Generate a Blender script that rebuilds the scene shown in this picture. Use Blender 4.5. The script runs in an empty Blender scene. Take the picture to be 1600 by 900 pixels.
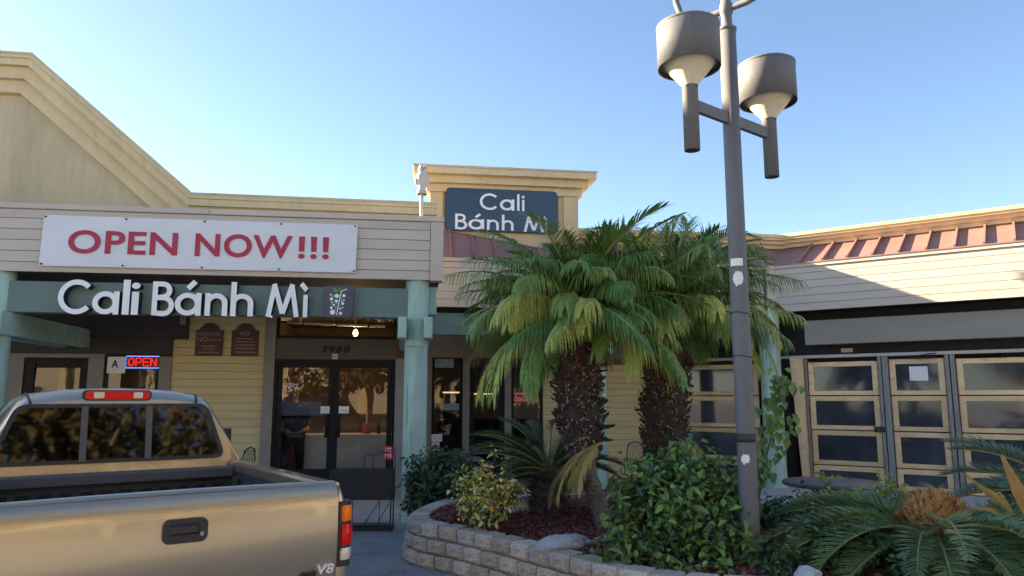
import bpy, math, random
from mathutils import Vector, Matrix, noise as mnoise
random.seed(7)
R = math.radians
S = bpy.context.scene
COL = S.collection
# ------------------------------------------------------------------ camera, sky, sun, exposure
cam = bpy.data.cameras.new('camera'); camo = bpy.data.objects.new('camera', cam); COL.objects.link(camo)
cam.sensor_width = 36; cam.lens = 1150/1600*36; cam.clip_end = 2000; cam.clip_start = .05
camo.location = (0, 0, 1.75); camo.rotation_euler = (R(90+8.5), 0, 0)
S.camera = camo
SUN_AZ, SUN_EL = -68.0, 18.0
W = bpy.data.worlds.new('World'); S.world = W; W.use_nodes = True
nt = W.node_tree
sky = nt.nodes.new('ShaderNodeTexSky'); sky.sky_type = 'NISHITA'; sky.sun_disc = False
sky.sun_elevation = R(SUN_EL); sky.sun_rotation = R(SUN_AZ)
sky.air_density = 0.75; sky.dust_density = 0.3; sky.ozone_density = 1.15
bg = nt.nodes['Background']; bg.inputs['Strength'].default_value = 0.05
nt.links.new(sky.outputs[0], bg.inputs[0])
sl = bpy.data.lights.new('sun', 'SUN'); sl.energy = 5.0; sl.angle = R(0.55); sl.color = (1, .79, .50)
so = bpy.data.objects.new('sun', sl); COL.objects.link(so); so.location = (-30, 10, 30)
sd = Vector((math.sin(R(SUN_AZ))*math.cos(R(SUN_EL)), math.cos(R(SUN_AZ))*math.cos(R(SUN_EL)), math.sin(R(SUN_EL))))
so.rotation_euler = sd.to_track_quat('Z', 'Y').to_euler()
vs = S.view_settings
vs.view_transform = 'Standard'; vs.look = 'None'; vs.gamma = 1; vs.use_curve_mapping = False; vs.exposure = 2.80
S.cycles.max_bounces = 8; S.cycles.transparent_max_bounces = 12

# ------------------------------------------------------------------ materials
def mat(name, col, var=.12, scale=3.0, rough=.7, metal=0.0, bump=0.0, bscale=40.0, coat=0.0, spec=.5, rnd=0.0,
        stretch=(1, 1, 1), objcol=False, emit=None, es=1.0, trans=0.0, var2=0.0, scale2=25.0, dark2=None):
    m = bpy.data.materials.new(name); m.use_nodes = True
    t = m.node_tree; n = t.nodes; L = t.links; b = n['Principled BSDF']
    tc = n.new('ShaderNodeTexCoord'); mp = n.new('ShaderNodeMapping'); mp.inputs['Scale'].default_value = stretch
    L.new(tc.outputs['Object'], mp.inputs[0])
    no = n.new('ShaderNodeTexNoise'); no.inputs['Scale'].default_value = scale; no.inputs['Detail'].default_value = 6
    no.inputs['Roughness'].default_value = .62
    L.new(mp.outputs[0], no.inputs['Vector'])
    hs = n.new('ShaderNodeHueSaturation'); hs.inputs['Color'].default_value = (*col, 1)
    if objcol:
        oi = n.new('ShaderNodeObjectInfo'); L.new(oi.outputs['Color'], hs.inputs['Color'])
    mr = n.new('ShaderNodeMapRange'); mr.inputs[1].default_value = .28; mr.inputs[2].default_value = .72
    mr.inputs[3].default_value = 1-var; mr.inputs[4].default_value = 1+var
    L.new(no.outputs[0], mr.inputs[0])
    val = mr.outputs[0]
    if rnd:
        oi2 = n.new('ShaderNodeObjectInfo'); m2 = n.new('ShaderNodeMapRange')
        m2.inputs[3].default_value = 1-rnd; m2.inputs[4].default_value = 1+rnd
        L.new(oi2.outputs['Random'], m2.inputs[0])
        mm = n.new('ShaderNodeMath'); mm.operation = 'MULTIPLY'; L.new(val, mm.inputs[0]); L.new(m2.outputs[0], mm.inputs[1]); val = mm.outputs[0]
    if var2:
        n2 = n.new('ShaderNodeTexNoise'); n2.inputs['Scale'].default_value = scale2; n2.inputs['Detail'].default_value = 4
        L.new(mp.outputs[0], n2.inputs['Vector'])
        m3 = n.new('ShaderNodeMapRange'); m3.inputs[1].default_value = .3; m3.inputs[2].default_value = .7
        m3.inputs[3].default_value = 1-var2; m3.inputs[4].default_value = 1+var2
        L.new(n2.outputs[0], m3.inputs[0])
        mm = n.new('ShaderNodeMath'); mm.operation = 'MULTIPLY'; L.new(val, mm.inputs[0]); L.new(m3.outputs[0], mm.inputs[1]); val = mm.outputs[0]
    L.new(val, hs.inputs['Value'])
    colo = hs.outputs[0]
    if dark2:                                   # blotches of a second colour (stains, wear, chips, painted reflections on the bay screens)
        n4 = n.new('ShaderNodeTexNoise'); n4.inputs['Scale'].default_value = dark2[1]; n4.inputs['Detail'].default_value = 7
        L.new(mp.outputs[0], n4.inputs['Vector'])
        rr = n.new('ShaderNodeMapRange'); rr.inputs[1].default_value = dark2[2]; rr.inputs[2].default_value = dark2[2]+.1
        rr.inputs[4].default_value = dark2[3]; L.new(n4.outputs[0], rr.inputs[0])
        mx = n.new('ShaderNodeMix'); mx.data_type = 'RGBA'; L.new(rr.outputs[0], mx.inputs[0]); L.new(colo, mx.inputs[6])
        mx.inputs[7].default_value = (*dark2[0], 1); colo = mx.outputs[2]
    L.new(colo, b.inputs['Base Color'])
    b.inputs['Roughness'].default_value = rough; b.inputs['Metallic'].default_value = metal
    b.inputs['Coat Weight'].default_value = coat; b.inputs['Specular IOR Level'].default_value = spec
    b.inputs['Coat Roughness'].default_value = .04
    if bump:
        nb = n.new('ShaderNodeTexNoise'); nb.inputs['Scale'].default_value = bscale; nb.inputs['Detail'].default_value = 5
        L.new(mp.outputs[0], nb.inputs['Vector'])
        bp = n.new('ShaderNodeBump'); bp.inputs['Strength'].default_value = bump; bp.inputs['Distance'].default_value = .02
        L.new(nb.outputs[0], bp.inputs['Height']); L.new(bp.outputs[0], b.inputs['Normal'])
    if emit:
        b.inputs['Emission Color'].default_value = (*emit, 1); b.inputs['Emission Strength'].default_value = es
    if trans:                                   # leaves let some light through
        tr = n.new('ShaderNodeBsdfTranslucent'); L.new(colo, tr.inputs[0])
        ms = n.new('ShaderNodeMixShader'); ms.inputs[0].default_value = trans
        L.new(b.outputs[0], ms.inputs[1]); L.new(tr.outputs[0], ms.inputs[2])
        L.new(ms.outputs[0], n['Material Output'].inputs[0])
    return m

def glass(name, tint=(.8, .85, .85), refl=1.0, rough=0.0, ior=1.5, wave=0.0):
    m = bpy.data.materials.new(name); m.use_nodes = True
    t = m.node_tree; n = t.nodes; L = t.links
    n.remove(n['Principled BSDF'])
    tr = n.new('ShaderNodeBsdfTransparent'); tr.inputs[0].default_value = (*tint, 1)
    gl = n.new('ShaderNodeBsdfGlossy'); gl.inputs['Roughness'].default_value = rough
    fr = n.new('ShaderNodeFresnel'); fr.inputs[0].default_value = ior
    ms = n.new('ShaderNodeMixShader')
    mu = n.new('ShaderNodeMath'); mu.operation = 'MULTIPLY'; mu.inputs[1].default_value = refl; mu.use_clamp = True
    L.new(fr.outputs[0], mu.inputs[0]); L.new(mu.outputs[0], ms.inputs[0])
    L.new(tr.outputs[0], ms.inputs[1]); L.new(gl.outputs[0], ms.inputs[2])
    if wave:
        tc = n.new('ShaderNodeTexCoord'); no = n.new('ShaderNodeTexNoise'); no.inputs['Scale'].default_value = 2.5
        L.new(tc.outputs['Object'], no.inputs['Vector'])
        bp = n.new('ShaderNodeBump'); bp.inputs['Strength'].default_value = wave; bp.inputs['Distance'].default_value = .01
        L.new(no.outputs[0], bp.inputs['Height']); L.new(bp.outputs[0], gl.inputs['Normal'])
    L.new(ms.outputs[0], n['Material Output'].inputs[0])
    return m

M = {}
M['stucco'] = mat('yellow_stucco', (0.61, 0.48, 0.29), .10, 1.5, .9, bump=.25, bscale=90, stretch=(2, 2, .35), var2=.05, scale2=14)
M['cornice'] = mat('cornice_paint', (0.66, 0.53, 0.32), .08, 1.5, .75, bump=.06, bscale=60, stretch=(1.5, 1, .5), var2=.05, scale2=11, dark2=((.44, .35, .21), 3.0, .60, .5))
M['capmetal'] = mat('cornice_cap', (0.58, 0.48, 0.33), .08, 2.0, .6, dark2=((.30, .25, .17), 2.5, .62, .5))
M['gable'] = mat('beige_stucco', (.53, .44, .28), .13, 1.1, .92, bump=.3, bscale=80, stretch=(1.6, 1.6, .28), var2=.06, scale2=9, dark2=((.40, .34, .22), 2.0, .60, .5))
M['siding'] = mat('taupe_siding', (0.55, 0.485, 0.415), .07, 1.6, .7, rnd=.05, stretch=(.35, 1, 3), bump=.05, bscale=120, dark2=((.30, .26, .21), 5.0, .68, .5))
M['seamdark'] = mat('dark_seam_paint', (.12, .10, .085), .1)  # dark colour of the board backing and walkway joints
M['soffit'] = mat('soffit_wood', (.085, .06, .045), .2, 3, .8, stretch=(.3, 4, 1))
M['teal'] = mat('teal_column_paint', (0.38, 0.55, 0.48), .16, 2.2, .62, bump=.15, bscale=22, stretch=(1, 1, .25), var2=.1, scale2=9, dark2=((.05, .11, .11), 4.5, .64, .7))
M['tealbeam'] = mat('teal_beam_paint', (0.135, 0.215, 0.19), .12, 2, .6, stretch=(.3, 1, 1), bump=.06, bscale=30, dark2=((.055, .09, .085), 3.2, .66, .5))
M['roof'] = mat('maroon_metal_roof', (0.31, 0.17, 0.155), .12, 1.8, .5, metal=.1, bump=.03, bscale=8)
M['lap'] = mat('yellow_lap_siding', (0.6, 0.505, 0.275), .10, 2.0, .72, rnd=.04, stretch=(.4, 1, 4), bump=.06, bscale=90, dark2=((.33, .26, .12), 4, .68, .5))
M['jamb'] = mat('taupe_trim', (0.25, 0.225, 0.2), .10, 3, .7)
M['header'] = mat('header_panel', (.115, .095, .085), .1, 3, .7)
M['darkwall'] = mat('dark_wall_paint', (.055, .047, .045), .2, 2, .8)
M['black'] = mat('black_aluminium', (.010, .011, .014), .15, 4, .5, spec=.18)
M['steelgrey'] = mat('grey_door_post', (0.24, 0.24, 0.235), .2, 4, .55, bump=.05, bscale=40, stretch=(4, 4, .4), dark2=((.055, .055, .055), 6, .6, .6))
M['rail'] = mat('pale_metal_rail', (.50, .50, .48), .08, 3, .5)
M['wood'] = mat('pine_frame', (0.74, 0.545, 0.315), .16, 2.2, .6, rnd=.14, stretch=(1.2, 3, 3), bump=.05, bscale=50, var2=.10, scale2=26, dark2=((.42, .25, .11), 3.2, .60, .55))
M['taupebeam'] = mat('taupe_beam', (0.29, 0.275, 0.24), .08, 1.5, .7, stretch=(.3, 1, 1.5), bump=.05)
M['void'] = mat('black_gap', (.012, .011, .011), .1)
M['white'] = mat('white_acrylic', (0.86, 0.88, 0.89), .03, 4, .35)
M['whiteedge'] = mat('dark_letter_edge', (.012, .016, .03), .1, 4, .4)
M['vinyl'] = mat('banner_vinyl', (.72, .74, .78), .05, 1.5, .5, bump=.5, bscale=2.2, stretch=(1, 1, 2.2))
M['red'] = mat('banner_red', (.42, .022, .06), .06, 2, .5)
M['signblue'] = mat('sign_navy', (.022, .040, .065), .08, 2, .16, coat=.3)
M['logogrey'] = mat('logo_grey', (.055, .062, .095), .06, 3, .4)
M['leafgreen'] = mat('logo_green', (.05, .30, .05), .05, 3, .4)
M['pole'] = mat('lamp_pole_paint', (0.15, 0.155, 0.172), .09, 2.5, .62, spec=.25, bump=.07, bscale=30, stretch=(1, 1, .4), dark2=((.16, .14, .13), 9, .68, .5))
M['lampcone'] = mat('lamp_cone', (.62, .55, .42), .08, 4, .45, dark2=((.40, .33, .22), 6, .64, .5))
M['lampdark'] = mat('lamp_inside', (.045, .04, .04), .1)
M['sticker'] = mat('sticker_paper', (.78, .80, .80), .06, 20, .6)
M['paint'] = mat('silver_beige_paint', (.41, .36, .275), .03, 4, .29, metal=.72, coat=.8, var2=.03, scale2=900, bump=.035, bscale=1.6, stretch=(.6, 1, 1.6))
M['trim'] = mat('black_plastic', (.018, .018, .02), .15, 10, .5, bump=.05, bscale=300)
M['liner'] = mat('bed_liner', (0.05, 0.051, 0.055), .2, 6, .55, bump=.1, bscale=160)
M['railcap'] = mat('bed_rail_cap', (.075, .08, .09), .08, 6, .4, coat=.1)
M['amber'] = mat('amber_lens', (.95, .20, .006), .10, 40, .25, coat=.15, spec=.25, stretch=(1, 1, 6))
M['redlens'] = mat('red_lens', (.68, .008, .010), .10, 30, .25, coat=.15, spec=.25)
M['clearlens'] = mat('clear_lens', (.70, .66, .52), .10, 30, .12, coat=1)
M['chrome'] = mat('chrome', (.8, .8, .8), .02, 3, .12, metal=1)
M['silver'] = mat('badge_silver', (.75, .75, .76), .03, 3, .4, metal=.3)
M['rubber'] = mat('tyre_rubber', (.02, .02, .02), .1, 5, .8)
M['asphalt'] = mat('asphalt', (.28, .285, .30), .18, 1.2, .85, bump=.5, bscale=120, var2=.32, scale2=38, dark2=((.15, .15, .16), 2.6, .56, .5))
M['concrete'] = mat('concrete', (0.5, 0.49, 0.47), .10, 1.5, .85, bump=.2, bscale=80, var2=.08, scale2=60, dark2=((.10, .098, .095), 2.2, .6, .5))
M['soil'] = mat('mulch_soil', (0.085, 0.04, 0.032), .3, 9, .95, bump=.8, bscale=40)
M['chip'] = mat('mulch_chip', (.22, .075, .06), .45, 30, .9, dark2=((.42, .30, .22), 16.0, .60, .85))
M['block'] = mat('planter_block', (.50, .445, .37), .22, 5, .9, bump=.9, bscale=24, rnd=.22, var2=.22, scale2=40, dark2=((.14, .125, .11), 6, .6, .5))
M['rock'] = mat('blue_grey_rock', (0.42, 0.47, 0.53), .22, 6, .85, bump=.6, bscale=18, dark2=((.14, .15, .16), 7, .56, .6))
M['iron'] = mat('black_iron', (.016, .016, .018), .1, 6, .5)
M['tabletop'] = mat('grey_table_top', (0.14, 0.125, 0.13), .15, 6, .42)
M['frond'] = mat('palm_leaflet', (.07, .12, .04), .45, 26, .55, objcol=True, trans=.15, var2=.15, scale2=3)
M['rachis'] = mat('palm_rachis', (0.27, 0.3, 0.1), .2, 4, .5)
M['boot'] = mat('palm_boot', (0.052, 0.04, 0.038), .45, 14, .9, dark2=((.26, .20, .16), 11, .66, .75))
M['boottip'] = mat('palm_boot_cut_end', (.27, .22, .185), .3, 20, .9)
M['fibre'] = mat('palm_fibre', (0.095, 0.055, 0.038), .35, 12, .95)
M['trunk'] = mat('palm_trunk', (0.2, 0.165, 0.13), .3, 10, .95, bump=.9, bscale=22, stretch=(1, 1, 2.5))
M['dryfrond'] = mat('dry_frond', (0.45, 0.36, 0.12), .25, 4, .7, trans=.2)
M['sago'] = mat('sago_leaflet', (.05, .095, .045), .3, 3, .35, objcol=True, trans=.1)
M['cone'] = mat('sago_cone', (0.47, 0.27, 0.11), .34, 22, .9, var2=.2, scale2=60)
M['bush'] = mat('bush_leaf', (0.11, 0.22, 0.06), .34, 7, .55, trans=.2, var2=.2, scale2=30)
M['bush2'] = mat('bush_leaf_light', (0.2, 0.36, 0.08), .3, 9, .55, trans=.25)
M['shrub'] = mat('dark_shrub_leaf', (0.05, 0.095, 0.055), .3, 9, .34, trans=.1)
M['yleaf'] = mat('yellow_variegated_leaf', (0.86, 0.78, 0.36), .3, 14, .45, trans=.2, dark2=((.16, .20, .04), 26, .57, .8))
M['yleaf2'] = mat('yellow_green_leaf', (0.34, 0.42, 0.1), .3, 12, .45, trans=.2)
M['gold'] = mat('gold_leaf', (0.8, 0.55, 0.08), .2, 12, .45, trans=.25)
M['stem'] = mat('woody_stem', (.09, .06, .04), .25, 12, .85)
M['vine'] = mat('vine_leaf', (0.13, 0.23, 0.07), .28, 7, .4, trans=.2)
M['dryleaf'] = mat('dry_orange_leaf', (0.42, 0.27, 0.1), .3, 5, .6, trans=.2)
M['drybrown'] = mat('dry_brown_leaf', (.17, .10, .06), .35, 6, .75)
M['plaque'] = mat('maroon_plaque', (.075, .022, .024), .15, 6, .55)
M['plaqueink'] = mat('plaque_lettering', (.34, .29, .26), .1, 6, .6)
M['neonred'] = mat('neon_red', (.5, .01, .01), 0, 1, .4, emit=(1, .012, .012), es=.20)
M['neonblue'] = mat('neon_blue', (.2, .3, 1), 0, 1, .4, emit=(.16, .33, 1), es=.20)
M['neonback'] = mat('neon_backing', (.03, .012, .04), .1, 3, .3)
M['bulb'] = mat('lit_bulb', (1, .8, .5), 0, 1, .4, emit=(1, .62, .25), es=5)
M['tube'] = mat('lit_strip', (1, .9, .8), 0, 1, .4, emit=(1, .55, .28), es=.22)
M['strip'] = mat('pale_ceiling_strip', (.55, .53, .5), .25, 6, .6)
M['interior'] = mat('interior_wall', (0.2, 0.145, 0.105), .15, 1.5, .8)
M['interior2'] = mat('interior_wood', (.21, .115, .06), .2, 1.2, .7)
M['counterfront'] = mat('counter_front', (0.62, 0.66, 0.67), .06, 1.5, .6)
M['countertop'] = mat('counter_top', (0.7, 0.64, 0.57), .06, 2, .5)
M['redpot'] = mat('red_pot', (.30, .03, .035), .1, 8, .5)
M['notice'] = mat('red_notice', (.62, .025, .05), .05, 8, .5)
M['colared'] = mat('cola_red', (.60, .02, .02), .05, 6, .4)
M['postgrey'] = mat('poster_blue', (.20, .30, .40), .2, 12, .6, dark2=((.35, .30, .15), 10, .58, .7))
M['navycloth'] = mat('navy_jacket', (.007, .009, .016), .2, 9, .7)
M['blackcloth'] = mat('black_trousers', (.010, .010, .012), .2, 9, .85)
M['skin'] = mat('skin', (.42, .25, .17), .06, 9, .55)
M['hair'] = mat('dark_hair', (.012, .010, .009), .2, 30, .5)
M['owl'] = mat('owl_white', (.66, .61, .55), .12, 14, .7, bump=.4, bscale=60)
M['owldark'] = mat('owl_dark', (.03, .03, .035), .1)
M['screen'] = mat('bay_screen', (.040, .050, .066), .5, 1.3, .06, bump=.04, bscale=1.8, spec=.7, dark2=((.075, .03, .03), 1.1, .60, .6))  # cloudy blue reflection and dark red interior painted into the pane colour
M['glass'] = glass('shop_glass', (.86, .87, .87), .62, 0, 1.5, wave=.05)
M['darkglass'] = glass('truck_glass', (.13, .14, .14), 1.5, .03, 1.5, wave=.05)
M['treefar'] = mat('far_tree_leaf', (0.11, 0.1, 0.045), .4, 2, .7, trans=.2, dark2=((.30, .14, .03), 1.2, .55, .7))
M['bark'] = mat('bark', (.30, .24, .16), .25, 6, .9, bump=.5, bscale=20)
M['tanwall'] = mat('tan_wall', (0.5, 0.445, 0.365), .06, 1, .9)

# ------------------------------------------------------------------ mesh helpers
class MB:
    def __init__(s): s.v = []; s.f = []; s.mi = []; s.sm = []; s.xf = None
    def add(s, vs, fs, mi=0, sm=False):
        o = len(s.v)
        s.v += [tuple(s.xf(*p)) for p in vs] if s.xf else [tuple(p) for p in vs]
        s.f += [tuple(i+o for i in f) for f in fs]; s.mi += [mi]*len(fs); s.sm += [sm]*len(fs)
    def box(s, x0, x1, y0, y1, z0, z1, mi=0):
        s.add([(x0, y0, z0), (x1, y0, z0), (x1, y1, z0), (x0, y1, z0), (x0, y0, z1), (x1, y0, z1), (x1, y1, z1), (x0, y1, z1)],
              [(0, 3, 2, 1), (4, 5, 6, 7), (0, 1, 5, 4), (1, 2, 6, 5), (2, 3, 7, 6), (3, 0, 4, 7)], mi)
    def cbox(s, x0, x1, y0, y1, z0, z1, c=.01, mi=0):      # box with its front (y0) edges chamfered
        s.add([(x0, y0+c, z0), (x1, y0+c, z0), (x1, y1, z0), (x0, y1, z0), (x0, y0+c, z1), (x1, y0+c, z1), (x1, y1, z1), (x0, y1, z1),
               (x0+c, y0, z0+c), (x1-c, y0, z0+c), (x1-c, y0, z1-c), (x0+c, y0, z1-c)],
              [(0, 3, 2, 1), (4, 5, 6, 7), (1, 2, 6, 5), (2, 3, 7, 6), (3, 0, 4, 7),
               (8, 9, 10, 11), (0, 1, 9, 8), (1, 5, 10, 9), (5, 4, 11, 10), (4, 0, 8, 11)], mi)
    def tube(s, pts, r, n=8, mi=0, cap=True, sm=True):
        pts = [Vector(p) for p in pts]; rs = r if isinstance(r, (list, tuple)) else [r]*len(pts)
        vs = []; up = None
        for i, p in enumerate(pts):
            d = (pts[min(i+1, len(pts)-1)]-pts[max(i-1, 0)]).normalized()
            if up is None: up = Vector((0, 0, 1)) if abs(d.z) < .9 else Vector((1, 0, 0))
            a = d.cross(up).normalized(); b = a.cross(d).normalized(); up = b
            for k in range(n):
                t = 2*math.pi*k/n; vs.append(p+(a*math.cos(t)+b*math.sin(t))*rs[i])
        fs = []
        for i in range(len(pts)-1):
            for k in range(n):
                q = (k+1) % n; fs.append((i*n+k, i*n+q, (i+1)*n+q, (i+1)*n+k))
        s.add(vs, fs, mi, sm)
        if cap:
            s.add(vs[:n], [tuple(range(n))[::-1]], mi); s.add(vs[-n:], [tuple(range(n))], mi)
    def lathe(s, prof, n=24, c=(0, 0, 0), mi=0, sm=True):   # prof: (r, z)
        vs = []; fs = []
        for r, z in prof:
            for k in range(n):
                t = 2*math.pi*k/n; vs.append((c[0]+r*math.cos(t), c[1]+r*math.sin(t), c[2]+z))
        for i in range(len(prof)-1):
            for k in range(n):
                q = (k+1) % n; fs.append((i*n+k, i*n+q, (i+1)*n+q, (i+1)*n+k))
        s.add(vs, fs, mi, sm)
    def prism(s, poly, y0, y1, mi=0, side=None):            # poly (x, z) outline extruded between two y
        n = len(poly)
        vs = [(x, y0, z) for x, z in poly]+[(x, y1, z) for x, z in poly]
        s.add(vs, [tuple(range(n))], mi); s.add(vs, [tuple(range(2*n-1, n-1, -1))], mi)
        s.add(vs, [(i, i+n, (i+1) % n+n, (i+1) % n) for i in range(n)], mi if side is None else side)
    def sweep(s, path, prof, y0, mi=0):                    # path (x, z); prof (below, proj); mitred cornice
        n = len(path); vs = []
        for i in range(n):
            d0 = Vector(path[i])-Vector(path[max(i-1, 0)]); d1 = Vector(path[min(i+1, n-1)])-Vector(path[i])
            if i == 0: d0 = d1
            if i == n-1: d1 = d0
            d0 = d0.normalized(); d1 = d1.normalized(); n0 = Vector((-d0.y, d0.x)); n1 = Vector((-d1.y, d1.x))
            m = (n0+n1).normalized(); m = m/max(.3, m.dot(n0))
            for b, pr in prof: vs.append((path[i][0]-m.x*b, y0-pr, path[i][1]-m.y*b))
        k = len(prof)
        s.add(vs, [(i*k+j, (i+1)*k+j, (i+1)*k+j+1, i*k+j+1) for i in range(n-1) for j in range(k-1)], mi)
        s.add(vs[:k], [tuple(range(k))], mi); s.add(vs[-k:], [tuple(range(k))[::-1]], mi)
    def build(s, name, mats, parent=None, loc=None):
        me = bpy.data.meshes.new(name); me.from_pydata(s.v, [], s.f)
        for m in (mats if isinstance(mats, (list, tuple)) else [mats]): me.materials.append(M[m] if isinstance(m, str) else m)
        me.polygons.foreach_set('material_index', s.mi); me.polygons.foreach_set('use_smooth', s.sm)
        me.update()
        o = bpy.data.objects.new(name, me); COL.objects.link(o)
        if parent: o.parent = parent
        if loc is not None: o.location = loc
        return o
def box(name, m, parent, *a, c=0):
    b = MB()
    if c: b.cbox(*a, c=c)
    else: b.box(*a)
    return b.build(name, m, parent)
def tag(o, label=None, cat=None, group=None, kind=None):
    if label: o['label'] = label
    if cat: o['category'] = cat
    if group: o['group'] = group
    if kind: o['kind'] = kind
    return o
def thing(name, label, cat, loc=(0, 0, 0), rz=0, group=None):
    o = bpy.data.objects.new(name, None); COL.objects.link(o); o.empty_display_size = .2
    o.location = loc; o.rotation_euler = (0, 0, rz)
    return tag(o, label, cat, group)
def part(me, name, parent, loc=(0, 0, 0), rot=(0, 0, 0), sc=(1, 1, 1)):
    o = bpy.data.objects.new(name, me); COL.objects.link(o); o.parent = parent
    o.location = loc; o.rotation_euler = rot; o.scale = sc
    return o
def rot2(loc, rz):
    c, s_ = math.cos(rz), math.sin(rz)
    return lambda x, y, z: (loc[0]+c*x-s_*y, loc[1]+s_*x+c*y, loc[2]+z)

def text_mb(txt, x0, x1, z0, z1, y, depth=.004, bold=0.0, shear=0.0, mi=0, spacing=1.0):
    cu = bpy.data.curves.new('lettering', 'FONT'); cu.body = txt; cu.offset = bold; cu.shear = shear; cu.space_character = spacing
    cu.resolution_u = 5
    o = bpy.data.objects.new('lettering', cu); COL.objects.link(o)
    dg = bpy.context.evaluated_depsgraph_get(); me = o.evaluated_get(dg).to_mesh()
    vs = [v.co.copy() for v in me.vertices]; fs = [tuple(p.vertices) for p in me.polygons]
    o.evaluated_get(dg).to_mesh_clear(); bpy.data.objects.remove(o); bpy.data.curves.remove(cu)
    ax = min(v.x for v in vs); bx = max(v.x for v in vs); az = min(v.y for v in vs); bz = max(v.y for v in vs)
    P = [(x0+(v.x-ax)/(bx-ax)*(x1-x0), y, z0+(v.y-az)/(bz-az)*(z1-z0)) for v in vs]
    b = MB(); b.add(P, fs, mi)
    if depth:
        cnt = {}
        for f in fs:
            for i in range(len(f)):
                e = (f[i], f[(i+1) % len(f)]); cnt[tuple(sorted(e))] = cnt.get(tuple(sorted(e)), 0)+1
        o_ = len(P); Q = P+[(p[0], p[1]+depth, p[2]) for p in P]
        b.add(Q, [(e[0], e[1], e[1]+o_, e[0]+o_) for e, c in cnt.items() if c == 1], mi)
    return b

# round geometric letters made of strokes: each letter -> list of centre lines (x, z) in cap heights
def arc(cx, cz, r, a0, a1, n=18): return [(cx+r*math.cos(R(a0+(a1-a0)*i/n)), cz+r*math.sin(R(a0+(a1-a0)*i/n))) for i in range(n+1)]
def glyph(ch, w):
    h = w/2; xh = .68
    if ch == 'C': return [arc(.5, .5, .5-h+.01, 42, 318, 26)], .92
    if ch in 'aá':
        L_ = [arc(xh/2, xh/2, xh/2-h, 0, 360, 26), [(xh-h+.02, 0), (xh-h+.02, xh)]]
        if ch == 'á': L_.append([(.33, .80), (.52, 1.02)])
        return L_, xh+.02
    if ch == 'l': return [[(h, 0), (h, 1.03)]], w
    if ch == 'i': return [[(h, 0), (h, xh)], 'dot'], w
    if ch == 'ì': return [[(h+.1, 0), (h+.1, xh)], [(h-.06, 1.02), (h+.13, .82)]], w+.2
    if ch == 'B': return [[(h, 0), (h, 1)], [(0, 1-h), (.27, 1-h)]+arc(.29, .75-h/2+.02, .25-h/2-.02, 90, -90, 12)+[(w, .52)],
                          [(w, .52), (.3, .52)]+arc(.32, .26+h/2-.015, .26-h/2+.015, 90, -90, 12)+[(0, h)]], .60
    if ch in 'nh': return [[(h, 0), (h, xh if ch == 'n' else 1.03)], arc(.31, xh-.31, .31-h, 160, 0, 14)+[(.62-h, 0)]], .62
    if ch == 'M': return [[(h*.9, 0), (.24, .97)], [(.22, 1), (.50, .10)], [(.50, .10), (.78, 1)], [(.76, .97), (1-h*.9, 0)]], 1.0
def letter_mb(ch, x0, x1, zb, cap, yf, depth, w=.165, edge=1):
    b = MB(); strokes, gw = glyph(ch, w); sx = (x1-x0)/gw; k = 0
    def rib(pts, closed=False):
        nonlocal k
        n = len(pts); Lf = []; Rt = []
        for i in range(n):
            if closed: d = Vector(pts[(i+1) % (n-1)])-Vector(pts[(i-1) % (n-1)])
            else: d = Vector(pts[min(i+1, n-1)])-Vector(pts[max(i-1, 0)])
            d.normalize(); nn = Vector((-d.y, d.x))*(w/2)
            Lf.append((x0+(pts[i][0]+nn.x)*sx, zb+(pts[i][1]+nn.y)*cap)); Rt.append((x0+(pts[i][0]-nn.x)*sx, zb+(pts[i][1]-nn.y)*cap))
        y = yf+k*.0012; k += 1
        for i in range(n-1):
            q = [Lf[i], Rt[i], Rt[i+1], Lf[i+1]]
            b.add([(p[0], y, p[1]) for p in q], [(0, 1, 2, 3)], 0)
            for a_, c_ in ((Lf[i], Lf[i+1]), (Rt[i+1], Rt[i])):
                b.add([(a_[0], y, a_[1]), (c_[0], y, c_[1]), (c_[0], y+depth, c_[1]), (a_[0], y+depth, a_[1])], [(0, 1, 2, 3)], edge)
        for a_, c_ in ((Lf[0], Rt[0]), (Rt[-1], Lf[-1])):
            b.add([(a_[0], y, a_[1]), (c_[0], y, c_[1]), (c_[0], y+depth, c_[1]), (a_[0], y+depth, a_[1])], [(0, 1, 2, 3)], edge)
    for st in strokes:
        if st == 'dot':
            pts = arc(w/2, .86, w*.62, 0, 360, 14); P = [(x0+p[0]*sx, zb+p[1]*cap) for p in pts[:-1]]
            b.prism(P, yf+.002, yf+depth, 0, edge)
        else: rib(st, closed=(len(st) > 20 and st[0] == st[-1] or (Vector(st[0])-Vector(st[-1])).length < 1e-4))
    return b

def ring(b, pts, r, **k): b.tube(pts, r, **k)
def frame_mb(b, x0, x1, z0, z1, l, r_, t, bt, y0, y1, c=.006):
    b.cbox(x0, x0+l, y0, y1, z0, z1, c); b.cbox(x1-r_, x1, y0, y1, z0, z1, c)
    b.cbox(x0+l, x1-r_, y0+.003, y1, z1-t, z1, c); b.cbox(x0+l, x1-r_, y0+.003, y1, z0, z0+bt, c)
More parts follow.
